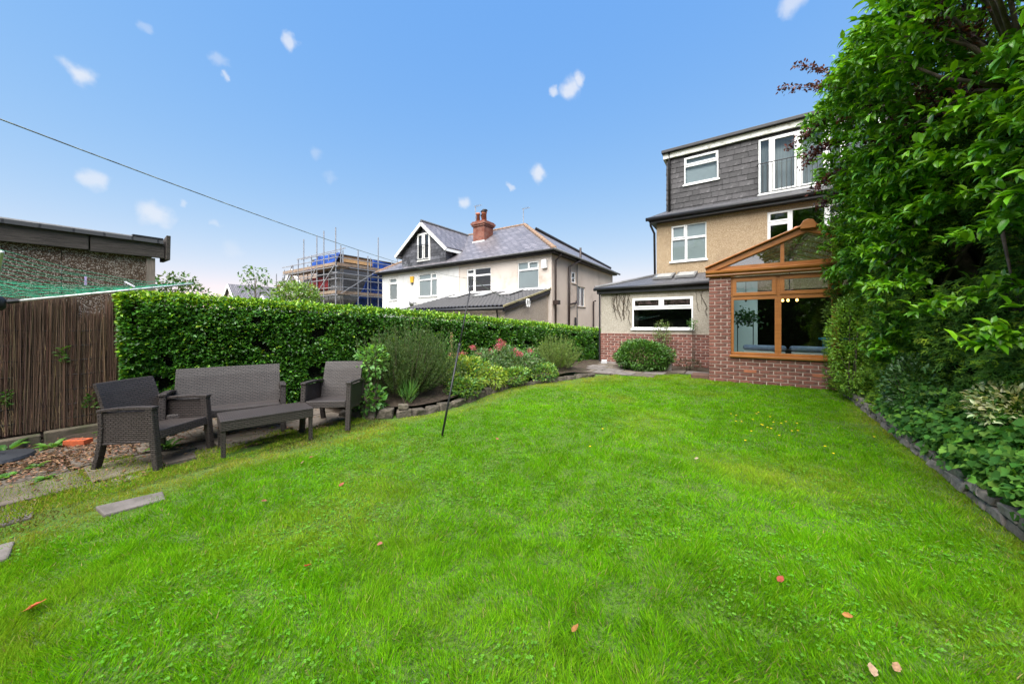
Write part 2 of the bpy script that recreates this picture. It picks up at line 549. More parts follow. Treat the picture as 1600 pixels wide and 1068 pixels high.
M['chimney'] = bricktex('old_chimney_brick', (.26, .08, .05), (.16, .055, .04), (.2, .15, .12), .225, .075, .01, nvar=3)
M['clay'] = simple('terracotta', (.36, .12, .06), (.25, .09, .05), 8, .85)
M['orange_brick'] = simple('bright_orange_brick', (.50, .105, .035), (.38, .08, .03), 20, .85, bump=.4, bscale=90)
M['lead'] = simple('lead_flashing', (.5, .5, .5), (.38, .38, .39), 4, .6)
M['yellow'] = simple('yellow_plastic', (.75, .42, .03), None, 4, .4)
M['stone'] = simple('garden_stone', (.105, .088, .068), (.055, .046, .036), 9, .9, bump=.9, bscale=22, dist=.03, rnd=.25, dirt=(.05, .055, .025), dscale=5)
M['kerb'] = simple('kerb_brick', (.22, .19, .165), (.13, .11, .095), 12, .9, bump=.7, bscale=40, rnd=.3, dirt=(.05, .055, .025), dscale=7)
M['slabmat'] = simple('damp_paving_slab', (.135, .11, .088), (.075, .06, .046), 3, .85, bump=.4, bscale=50, rnd=.25, dirt=(.045, .045, .02), dscale=4)
M['stepstone'] = simple('grey_stepping_stone', (.14, .122, .112), (.09, .078, .07), 5, .85, bump=.4, bscale=50, rnd=.15)
M['soil'] = simple('dark_soil', (.055, .038, .025), (.03, .02, .013), 9, .95, bump=1, bscale=40, dist=.03, dirt=(.05, .055, .02), dscale=3)
M['pot'] = simple('grey_pot', (.30, .28, .26), (.22, .205, .19), 7, .85, bump=.3)
M['bark'] = simple('bark', (.11, .085, .06), (.05, .038, .026), 10, .9, bump=.8, bscale=40)
M['leaf'] = leafmat('leaf_surface', .32, .42, .4)
M['leaf_gloss'] = leafmat('glossy_leaf_surface', .22, .34, .4)
M['leaf_matt'] = leafmat('matt_leaf_surface', .35, .7, .2)
M['grass'] = leafmat('grass_blade_surface', .42, .8, .08)
M['petal'] = leafmat('petal_surface', .25, .7, .2)
M['litter'] = leafmat('dead_leaf_surface', .1, .8, .2)
M['line_green'] = simple('green_washing_line', (.02, .42, .22), (.02, .36, .2), 4, .5)
M['line_white'] = simple('pale_washing_line', (.32, .33, .31), (.1, .1, .1), 30, .6, stretch=(1, 1, 1))
M['alu'] = simple('aluminium_tube', (.62, .63, .62), (.5, .5, .5), 4, .4, metallic=.3)
M['lilac'] = simple('lilac_peg', (.55, .42, .75), None, 4, .4)
M['peg_grey'] = simple('pale_grey_peg', (.6, .58, .66), None, 4, .4)
M['cushion'] = simple('blue_grey_cushion', (.22, .27, .38), (.14, .18, .28), 12, .9)
M['plaster'] = simple('pale_plaster', (.52, .58, .60), (.48, .54, .56), 2, .8)
M['teal'] = simple('teal_paint', (.01, .20, .33), None, 3, .5)
M['lampglow'] = emit('lamp_glow', (1.0, .55, .15), 1.6)
M['pinkshade'] = emit('pink_lampshade', (1.0, .35, .2), .8)


def weave():
    m, N, L, b = newmat('brown_rattan_weave')
    tc = N.new('ShaderNodeTexCoord')
    br = N.new('ShaderNodeTexBrick'); br.offset = .5
    br.inputs['Scale'].default_value = 1; br.inputs['Brick Width'].default_value = .05; br.inputs['Row Height'].default_value = .019
    br.inputs['Mortar Size'].default_value = .0042; br.inputs['Mortar Smooth'].default_value = .5
    br.inputs['Color1'].default_value = (.050, .038, .034, 1); br.inputs['Color2'].default_value = (.036, .027, .0245, 1); br.inputs['Mortar'].default_value = (.007, .006, .006, 1)
    L.new(tc.outputs['UV'], br.inputs['Vector'])
    c = mixc(N, L, ramp(N, L, noise(N, L, 5, 5), .5, 1.1), br.outputs['Color'], (.06, .052, .05))
    L.new(c, b.inputs['Base Color'])
    b.inputs['Roughness'].default_value = .48; b.inputs['Specular IOR Level'].default_value = .45
    inv = N.new('ShaderNodeMath'); inv.operation = 'SUBTRACT'; inv.inputs[0].default_value = 1
    L.new(br.outputs['Fac'], inv.inputs[1])
    addbump(N, L, b, inv.outputs[0], .8, .004)
    return m


M['rattan'] = weave()


def lawnmat():
    m, N, L, b = newmat('lawn_soil_and_thatch')
    c = mixc(N, L, ramp(N, L, noise(N, L, 3, 6), .35, .7), (.07, .16, .004), (.09, .15, .012))
    c = mixc(N, L, ramp(N, L, noise(N, L, 40, 3), .4, .7), c, (.03, .06, .008))
    L.new(c, b.inputs['Base Color']); b.inputs['Roughness'].default_value = .95
    addbump(N, L, b, noise(N, L, 90, 3), 1, .02)
    return m


M['lawn'] = lawnmat()

# ================================================================== THE SETTING
LAWN = [(1.40, -4), (1.40, 8.62), (-.72, 8.62), (-.75, 9.15), (-1.35, 9.25), (-2.0, 8.5), (-2.6, 8.35), (-2.95, 7.95), (-3.2, 7.5), (-3.55, 6.6), (-3.92, 5.86), (-3.88, 4.94),
        (-3.75, 4.11), (-3.88, 3.5), (-4.1, 3.15), (-4.3, 2.85), (-4.3, 2.4), (-4.36, 2.0), (-4.42, 1.3), (-4.6, 1.0), (-4.95, .75), (-5.1, .40), (-5.0, 0), (-5.1, -1), (-5.1, -4)]


def sheet(name, x0, x1, y0, y1, nx, ny, zf, mat, kind='structure'):
    xs = np.linspace(x0, x1, nx); ys = np.linspace(y0, y1, ny)
    X, Y = np.meshgrid(xs, ys)
    P = np.stack([X.ravel(), Y.ravel()], 1)
    Z = zf(P)
    i = np.arange((ny - 1) * nx).reshape(ny - 1, nx)[:, :-1].ravel()
    F = np.concatenate([np.stack([i, i + 1, i + nx + 1], 1), np.stack([i, i + nx + 1, i + nx], 1)])
    o = npmesh(name, np.column_stack([P, Z]), F, mat, smooth=True)
    return tag(o, kind=kind)


M['field'] = simple('distant_ground', (.06, .08, .03), (.05, .05, .035), .2, .95)
tag(MB().box(-600, 600, -600, 600, -.5, -.12).build('ground', M['field']), kind='structure')
sheet('lawn', -5.2, 1.45, -5, 9.4, 90, 180, lambda P: gz(P[:, 1]) + .03 * (fbm(P, .9, 5) - .5) - .0, M['lawn'])


def lawn_z(P):
    return gz(P[:, 1]) + .03 * (fbm(P, .9, 5) - .5)


# patio soil base under the seating and the bed soil along the hedge
sheet('patio_earth', -7.0, -4.0, -4, 3.4, 110, 220, lambda P: gz(P[:, 1]) + .014 + .012 * (fbm(P, 2.0, 9) - .5) - .08 * np.clip((P[:, 0] + 4.75 + .35 * (fbm(P, 2.6, 13) - .5) + .2 * np.clip(.6 - P[:, 1], 0, 1)) / .5, 0, 1) ** 1.2, M['soil'])


def hx(y):
    return -6.5 + .245 * (y - .9)


HTOP_Y, HTOP_Z = [.5, 2.3, 4.1, 5.8, 7.3, 9.2, 11.2, 12.6], [1.82, 1.75, 1.69, 1.60, 1.50, 1.36, 1.22, 1.14]
EDGE = [(-4.9, 2.75), (-4.42, 2.89), (-4.15, 3.17), (-3.94, 3.46), (-3.82, 4.11), (-3.92, 4.94), (-3.96, 5.86), (-3.62, 6.56), (-3.25, 7.45), (-3.02, 7.86), (-3.05, 8.1)]
ex = np.array([e[0] for e in EDGE]); ey = np.array([e[1] for e in EDGE])


def bed_soil():
    ys = np.linspace(2.8, 8.1, 60)
    V, F = [], []
    K = 16
    for j, y in enumerate(ys):
        xa = np.interp(y, ey, ex) - .10; xb = hx(y) - .3
        for k in range(K):
            t = k / (K - 1)
            x = xa + (xb - xa) * t
            V.append((x, y, float(gz(y)) + .13 + .10 * t + .05 * (fbm(np.array([[x, y]]), 2.5, 4)[0] - .5)))
    for j in range(len(ys) - 1):
        for k in range(K - 1):
            a = j * K + k
            F += [(a, a + 1, a + K + 1), (a, a + K + 1, a + K)]
    tag(npmesh('flower_bed', V, F, M['soil'], smooth=True), kind='structure')


bed_soil()
# soil strip under the hedge and towards the side of the extension, raised bed on the right
sheet('hedge_bed', -8.2, -3.9, .4, 14, 20, 60, lambda P: np.where(P[:, 0] < hx(P[:, 1]) + .12, gz(P[:, 1]) + .06, gz(P[:, 1]) - .05), M['soil'])
sheet('raised_bed', 1.45, 6, 0, 8.62, 30, 60, lambda P: gz(P[:, 1]) + .12 + .08 * fbm(P, 2, 8), M['soil'])


def rock(parent, c, sx, sy, sz, a, mat, name='stone', seed=0):
    r = np.random.default_rng(seed)
    m = MB()
    vs = []
    for x, y, z in [(-1, -1, -1), (1, -1, -1), (1, 1, -1), (-1, 1, -1), (-1, -1, 1), (1, -1, 1), (1, 1, 1), (-1, 1, 1)]:
        j = 1 + .16 * r.standard_normal(3)
        k = .88 if z > 0 else 1
        p = rotz((x * sx / 2 * j[0] * k, y * sy / 2 * j[1] * k, z * sz / 2 * (j[2] if z > 0 else 1)), a)
        vs.append((c[0] + p[0], c[1] + p[1], c[2] + p[2]))
    m.hexa(vs[:4], vs[4:])
    o = m.build(name, mat, parent)
    b = o.modifiers.new('bevel', 'BEVEL'); b.width = min(sx, sy, sz) * .16; b.segments = 2
    return o


def stone_edging():
    root = empty('stone_edging', (-3.8, 4.6, float(gz(4.6))), label='low curved edging of rough dark stones holding the flower bed', cat='edging')
    pts = np.array(EDGE)
    seg = np.hypot(*np.diff(pts, axis=0).T); cum = np.concatenate([[0], np.cumsum(seg)])
    s = 0.05; k = 0
    while s < cum[-1] - .05:
        ln = random.uniform(.17, .36)
        m = s + ln / 2
        x, y = np.interp(m, cum, pts[:, 0]), np.interp(m, cum, pts[:, 1])
        x2, y2 = np.interp(m + .05, cum, pts[:, 0]), np.interp(m + .05, cum, pts[:, 1])
        a = math.atan2(y2 - y, x2 - x)
        h = random.uniform(.10, .155) if y < 6 else random.uniform(.07, .10)
        rock(root, (x - .06, y, float(gz(y)) + h / 2 - .02), ln * .98, random.uniform(.13, .18), h, a + random.uniform(-.08, .08), M['stone'], seed=k)
        if random.random() < .15 and y < 4.2:
            rock(root, (x - .08 + random.uniform(-.03, .03), y, float(gz(y)) + h + .02), ln * .7, .12, .07, a, M['stone'], seed=k + 500)
        s += ln + .012; k += 1


stone_edging()


def kerb():
    root = empty('garden_kerb', (1.42, 5, .1), label='low kerb of weathered dark bricks under the ivy on the right', cat='kerb')
    y = 1.2; k = 0
    while y < 8.6:
        ln = .215
        z = float(gz(y + .1))
        rock(root, (1.43, y + ln / 2, z + .035), .1, ln, .075, random.uniform(-.02, .02), M['kerb'], 'brick', k)
        rock(root, (1.435, y + ln / 2 + (.1 if k % 2 else .06), z + .107), .1, ln * .99, .065, random.uniform(-.03, .03), M['kerb'], 'brick', k + 900)
        y += ln + .012; k += 1


kerb()


def paving():
    # patio slabs: each its own piece
    root = empty('patio', (-5.3, .8, 0)); tag(root, kind='structure')
    k = 0
    rows = [(-6.45, .6), (-5.83, .62), (-5.19, .58)]
    for ri, (x0, w) in enumerate(rows):
        y = -1.8 + .22 * ri
        while y < 2.7:
            ln = random.choice([.45, .6, .75])
            if not (x0 < -6.0 and y > 1.9):
                m = MB()
                j = lambda: random.uniform(-.02, .02)
                zc = float(gz(y)) + .022 + random.uniform(-.004, .008)
                b = [(x0 + j(), y + j(), zc - .05), (x0 + w - .03 + j(), y + j(), zc - .05), (x0 + w - .03 + j(), y + ln - .03 + j(), zc - .05), (x0 + j(), y + ln - .03 + j(), zc - .05)]
                m.hexa(b, [(p[0], p[1], zc + .012) for p in b])
                m.build('slab', M['slabmat'], root, bevel=.008)
            y += ln; k += 1
    # stepping slabs sunk in the grass
    for pts in ([(-4.06, .39), (-3.83, .41), (-3.78, .72), (-3.97, .74)], [(-4.98, .33), (-4.52, .36), (-4.46, .56), (-4.62, .84), (-4.85, .78)],
                [(-4.75, -.25), (-4.25, -.22), (-4.24, .12), (-4.62, .15)], [(-3.95, -.35), (-3.6, -.33), (-3.62, .02), (-3.87, .045)],
                [(-5.5, -.3), (-4.86, -.27), (-4.82, .13), (-5.18, .16)]):
        z = float(gz(np.mean([p[1] for p in pts])))
        MB().slab([(*p, z - .03) for p in pts], (0, 0, .050)).build('slab', M['stepstone'], root, bevel=.01)
    # path by the extension
    path = empty('path', (-2.6, 9.4, .2)); tag(path, kind='structure')
    MB().poly([(-4.0, 8.05, .178), (-2.6, 8.3, .178), (-1.9, 8.45, .178), (-1.3, 9.2, .19), (-.7, 9.1, .19), (-.7, 10.69, .22), (-3.84, 10.69, .22), (-3.84, 14, .24), (-4.6, 14, .24), (-4.3, 10, .2)]).build('path_bed', M['soil'], path)
    for ix in range(6):
        for iy in range(5):
            x0 = -3.75 + ix * .5 + (.12 if iy % 2 else 0); y0 = 8.35 + iy * .47
            if y0 < 8.75 and x0 > -2.2: continue
            if y0 < 9.2 and x0 > -1.9: continue
            if iy > 2 and x0 > -3.3: continue
            if x0 > -.95: continue
            z = float(gz(y0)) + .03
            MB().box(x0, x0 + .48, y0, y0 + .45, z - .04, z + random.uniform(-.004, .006)).build('slab', M['stepstone'] if (ix + iy) % 3 else M['slabmat'], path, bevel=.008)
    for iy in range(7):
        y0 = 10.75 + iy * .5
        MB().box(-4.25, -3.88, y0, y0 + .48, .2, .232).build('slab', M['slabmat'], path, bevel=.008)


paving()


# ================================================================== GRASS
def grass():
    cx, sx_ = math.cos(R(34.2)), math.sin(R(34.2))
    sets = []

    def seed(n, d0, d1):
        x = rng.uniform(-5.1, 1.42, n); y = rng.uniform(-.6, 9.2, n)
        d = -x * sx_ + y * cx; l = x * cx + y * sx_
        ok = (d > d0) & (d <= d1) & (np.abs(l) < 1.62 * d + .4) & inpoly(x, y, LAWN)
        return x[ok], y[ok]
    for d0, d1, dens, ln, wd in ((.9, 2.2, 32000, .038, .0032), (2.2, 3.6, 16000, .037, .0039), (3.6, 5.5, 9000, .035, .0054), (5.5, 10, 5200, .034, .0072)):
        n = int(dens * 6.42 * 9.8)
        x, y = seed(n, d0, d1)
        P = np.stack([x, y], 1)
        # thin, yellowed grass close to the beds and the patio
        big = fbm(P, .8, 21); mid = fbm(P, 3.0, 22)
        ed = np.minimum(np.abs(x - np.interp(y, ey, ex)), 9) * (y > 2.7) + 9 * (y <= 2.7)
        pat = np.where(y < 2.9, np.abs(x + 4.3), 9)
        edge = np.minimum(ed, pat)
        thin = np.exp(-(edge / .46) ** 2) + .8 * np.exp(-((x + 4.35) ** 2 + (y - .25) ** 2) / .25) + .45 * np.exp(-((1.4 - x) / .22) ** 2)
        keep = rng.random(len(x)) > np.clip(thin * .25 + .3 * (mid < .36), 0, .6)
        x, y, P, big, mid, thin = [a[keep] for a in (x, y, P, big, mid, thin)]
        N = len(x)
        c = np.column_stack([x, y, lawn_z(P) - .004])
        clump = vnoise(P, 9, 31)
        az = 2 * np.pi * (vnoise(P, 5, 33) * 1.6 + rng.random(N) * .55)
        lean = .25 + .55 * rng.random(N) + .3 * (rng.random(N) < .15)
        t = np.column_stack([np.cos(az) * lean, np.sin(az) * lean, np.ones(N)])
        nn = unit(np.column_stack([np.cos(az + 1.57 * rng.standard_normal(N)), np.sin(az + 1.57 * rng.standard_normal(N)), .2 * np.ones(N)]))
        L_ = ln * (.55 + .7 * rng.random(N)) * (.42 + 1.15 * clump) * (1 - .35 * np.clip(thin, 0, 1))
        tv = T_BLADE[0].copy(); tv[2:4, 2] = .06; tv[4, 2] = .28
        V, F, k = scatter(c, t, nn, L_, wd * (.7 + .6 * rng.random(N)), (tv, T_BLADE[1]))
        g = pick([(.10, .285, .002), (.118, .31, .003), (.16, .35, .006), (.082, .24, .003)], N, .16)
        yel = np.array([.33, .28, .045]); dry = np.array([.33, .27, .11])
        f = np.clip(thin * 1.35 + 1.6 * (big - .56) + .25 * (mid - .5), 0, .85)[:, None] * rng.random((N, 1)) ** .5
        g = g * (1 - f) + yel * f
        dm = rng.random(N) < .03 + .12 * np.clip(thin, 0, 1)
        g[dm] = dry * (.6 + .6 * rng.random((dm.sum(), 1)))
        g *= (.74 + .50 * fbm(P, 1.1, 40) + .30 * (fbm(P, 6, 44) - .5))[:, None]
        sets.append((V, F, np.repeat(g, k, 0)))
    # grass creeping over the edge of the paving
    n = 34000
    x = rng.uniform(-5.45, -4.25, n); y = rng.uniform(-.6, 2.8, n)
    P = np.stack([x, y], 1)
    bx = np.interp(y, [-1, 0, .4, .75, 1.0, 1.3, 2.0, 2.4, 2.85], [-5.1, -5.0, -5.1, -4.95, -4.6, -4.42, -4.36, -4.3, -4.3])
    k = fbm(P, 3.2, 47) > .44 + .55 * np.clip(bx - x, -.4, .6)
    x, y, P = x[k], y[k], P[k]
    N = len(x)
    t = rdir(N) * .7 + np.array([0, 0, .8])
    V, F, q = scatter(np.column_stack([x, y, gz(y) + .024]), t, rdir(N), .022 + .022 * rng.random(N), .0042, T_BLADE)
    g = pick([(.13, .27, .006), (.2, .27, .02), (.28, .26, .06), (.10, .2, .01)], N, .2)
    sets.append((V, F, np.repeat(g, q, 0)))
    o = join_leaves('grass', sets, M['grass'])
    tag(o, 'short bright green lawn grass, yellower along the beds', 'grass', kind='stuff')
    # clover and broad-leaved weeds in the sward
    n = 15000
    x, y = seed(n * 4, .9, 5.2)
    P = np.stack([x, y], 1)
    k = (fbm(P, 1.3, 51) > .53) & (rng.random(len(x)) < .75)
    x, y, P = x[k], y[k], P[k]
    sets = []
    base = np.column_stack([x, y, lawn_z(P) + .008 + .022 * rng.random(len(x))])
    a0 = rng.random(len(x)) * 6.28
    cc = pick([(.07, .21, .012), (.09, .25, .015), (.11, .27, .025)], len(x), .15)
    for j in range(3):
        a = a0 + j * 2.09
        t = np.column_stack([np.cos(a), np.sin(a), .15 * rng.standard_normal(len(x))])
        V, F, kk = scatter(base, t, np.tile([0, 0, 1.0], (len(x), 1)) + .35 * rdir(len(x)), .011, .011, T_CLOVER)
        sets.append((V, F, np.repeat(cc, kk, 0)))
    o = join_leaves('clover', sets, M['leaf_matt'])
    tag(o, 'patches of small dark clover leaves among the lawn grass', 'clover', kind='stuff')


grass()


# ================================================================== BUILDING KIT
def TF(Y):      # wall facing the camera side (-Y): (along x, depth into wall, height)
    return lambda a, b, c: (a, Y + b, c)


def TS(X):      # wall facing +X
    return lambda a, b, c: (X - b, a, c)


def wall_sheet(T, a0, a1, c0, c1, holes, depth=.1):
    """front sheet of a wall with openings and their reveals"""
    m = MB(T)
    xs = sorted({a0, a1} | {h[0] for h in holes} | {h[1] for h in holes}); zs = sorted({c0, c1} | {h[2] for h in holes} | {h[3] for h in holes})
    for i in range(len(xs) - 1):
        for j in range(len(zs) - 1):
            xc, zc = (xs[i] + xs[i + 1]) / 2, (zs[j] + zs[j + 1]) / 2
            if any(h[0] < xc < h[1] and h[2] < zc < h[3] for h in holes): continue
            m.poly([(xs[i], 0, zs[j]), (xs[i + 1], 0, zs[j]), (xs[i + 1], 0, zs[j + 1]), (xs[i], 0, zs[j + 1])])
    for h in holes:
        x0, x1, z0, z1 = h
        m.poly([(x0, 0, z0), (x0, depth, z0), (x0, depth, z1), (x0, 0, z1)])
        m.poly([(x1, 0, z0), (x1, 0, z1), (x1, depth, z1), (x1, depth, z0)])
        m.poly([(x0, 0, z0), (x1, 0, z0), (x1, depth, z0), (x0, depth, z0)])
        m.poly([(x0, 0, z1), (x0, depth, z1), (x1, depth, z1), (x1, 0, z1)])
    return m


def window(parent, T, x0, x1, z0, z1, lights, frame, glass, back=None, fw=.05, rec=.03, sill=.0, sillmat=None, name='window', backdepth=.09, label=None):
    """lights: list of (xa,xb,za,zb,opening) in 0..1 of the opening"""
    m = MB(T)
    w, h = x1 - x0, z1 - z0
    y0, y1 = rec, rec + .06
    # outer frame
    def ring(a, b, c, d, t, ya, yb):
        m.box(a, b, ya, yb, c, c + t); m.box(a, b, ya, yb, d - t, d)
        m.box(a, a + t, ya, yb, c + t, d - t); m.box(b - t, b, ya, yb, c + t, d - t)
    panes = []
    for xa, xb, za, zb, op in lights:
        a, b, c, d = x0 + xa * w, x0 + xb * w, z0 + za * h, z0 + zb * h
        ring(a, b, c, d, fw * .62, y0, y1)
        e = fw * .62
        if op:
            ring(a + e * .6, b - e * .6, c + e * .6, d - e * .6, fw * .8, y0 - .018, y0 - .001)
            ring(a + e, b - e, c + e, d - e, fw * .55, y0, y1 - .02)
            e += fw * .5
        panes.append((a + e - .004, b - e + .004, c + e - .004, d - e + .004))
    wo = m.build(name, frame, parent, bevel=.004)
    if label: wo['label'] = label
    for a, b, c, d in panes:
        MB(T).poly([(a, y1 - .028, c), (b, y1 - .028, c), (b, y1 - .028, d), (a, y1 - .028, d)]).build('pane', glass, wo)
    if back:
        MB(T).poly([(x0, backdepth, z0), (x1, backdepth, z0), (x1, backdepth, z1), (x0, backdepth, z1)]).build('blind', back, wo)  # pale backs are blinds; dark_room backs paint the shade of unlit rooms
    if sill:
        MB(T).box(x0 - .04, x1 + .04, -sill, rec - .002, z0 - .05, z0 - .002).build('sill', sillmat or frame, wo, bevel=.004)
    return wo


def bricks(parent, T, rects, mat, z0, course=.075, bl=.225, key='brick', depth=.02):
    """individual stretcher bricks laid over a mortar sheet; shared mesh by length"""
    cache = {}
    n = 0
    for (xa, xb, za, zb) in rects:
        k0 = int(round((za - z0) / course)); k1 = int(round((zb - z0) / course))
        for k in range(k0, k1):
            x = xa - (0 if k % 2 else bl / 2)
            while x < xb - .02:
                a, b = max(x, xa), min(x + bl - .014, xb)
                x += bl
                if b - a < .03: continue
                ln = round(b - a, 3)
                if ln not in cache:
                    m = MB(); h = course - .014
                    p0 = Vector(T(0, 0, 0)); 
                    mm = MB(lambda u, v, w: tuple(Vector(T(u, v, w)) - p0))
                    e = .004
                    mm.add([(0, 0, 0), (ln, 0, 0), (ln, 0, h), (0, 0, h), (e, -depth, e), (ln - e, -depth, e), (ln - e, -depth, h - e), (e, -depth, h - e)],
                           [(4, 5, 6, 7), (0, 1, 5, 4), (1, 2, 6, 5), (2, 3, 7, 6), (3, 0, 4, 7)])
                    me = bpy.data.meshes.new('brick'); me.from_pydata(mm.v, [], mm.f); me.update(); me.materials.append(mat)
                    cache[ln] = me
                o = bpy.data.objects.new(key, cache[ln]); COL.objects.link(o); o.parent = parent
                wp = np.array(T(a, random.uniform(-.0025, .0025), z0 + k * course + .007))
                o.location = wp - ORG[parent]
                n += 1
    return n


def slates(parent, T, x0, x1, z0, z1, w, h, mat, inside, depth=.012):
    """overlapping hanging slates, each its own piece"""
    rows = int(math.ceil((z1 - z0) / h))
    cache = {}
    for r in range(rows):
        za, zb = z0 + r * h, z0 + (r + 1) * h + .02
        x = x0 - (w / 2 if r % 2 else 0)
        while x < x1:
            ww = w * random.choice([.6, .8, 1, 1, 1.2, 1.35])
            a, b = max(x, x0), min(x + ww - .010, x1)
            x += ww
            if b - a < .05: continue
            segs = inside(a, b, za, min(zb, z1))
            for (aa, bb, ca, cb) in segs:
                if bb - aa < .04 or cb - ca < .03: continue
                key = (round(bb - aa, 2), round(cb - ca, 2))
                if key not in cache:
                    ln, hh = key
                    p0 = Vector(T(0, 0, 0))
                    mm = MB(lambda u, v, q: tuple(Vector(T(u, v, q)) - p0))
                    mm.hexa([(0, -.002, hh), (ln, -.002, hh), (ln, .004, hh), (0, .004, hh)], [(0, -depth - .004, 0), (ln, -depth - .004, 0), (ln, -depth + .004, 0), (0, -depth + .004, 0)])
                    me = bpy.data.meshes.new('slate'); me.from_pydata(mm.v, [], mm.f); me.update(); me.materials.append(mat)
                    cache[key] = me
                o = bpy.data.objects.new('slate', cache[key]); COL.objects.link(o); o.parent = parent
                o.location = np.array(T(aa, random.uniform(-.004, .003), ca + random.uniform(-.004, .004))) - ORG[parent]


def minus(holes):
    def f(a, b, c, d):
        rs = [(a, b, c, d)]
        for (x0, x1, z0, z1) in holes:
            out = []
            for (a_, b_, c_, d_) in rs:
                if b_ <= x0 or a_ >= x1 or d_ <= z0 or c_ >= z1:
                    out.append((a_, b_, c_, d_)); continue
                if a_ < x0: out.append((a_, x0, c_, d_))
                if b_ > x1: out.append((x1, b_, c_, d_))
                if d_ > z1 and c_ < z1 and not (a_ < x0 or b_ > x1): out.append((a_, b_, z1, d_))
                if c_ < z0 and d_ > z0 and not (a_ < x0 or b_ > x1): out.append((a_, b_, c_, z0))
            rs = out
        return rs
    return f


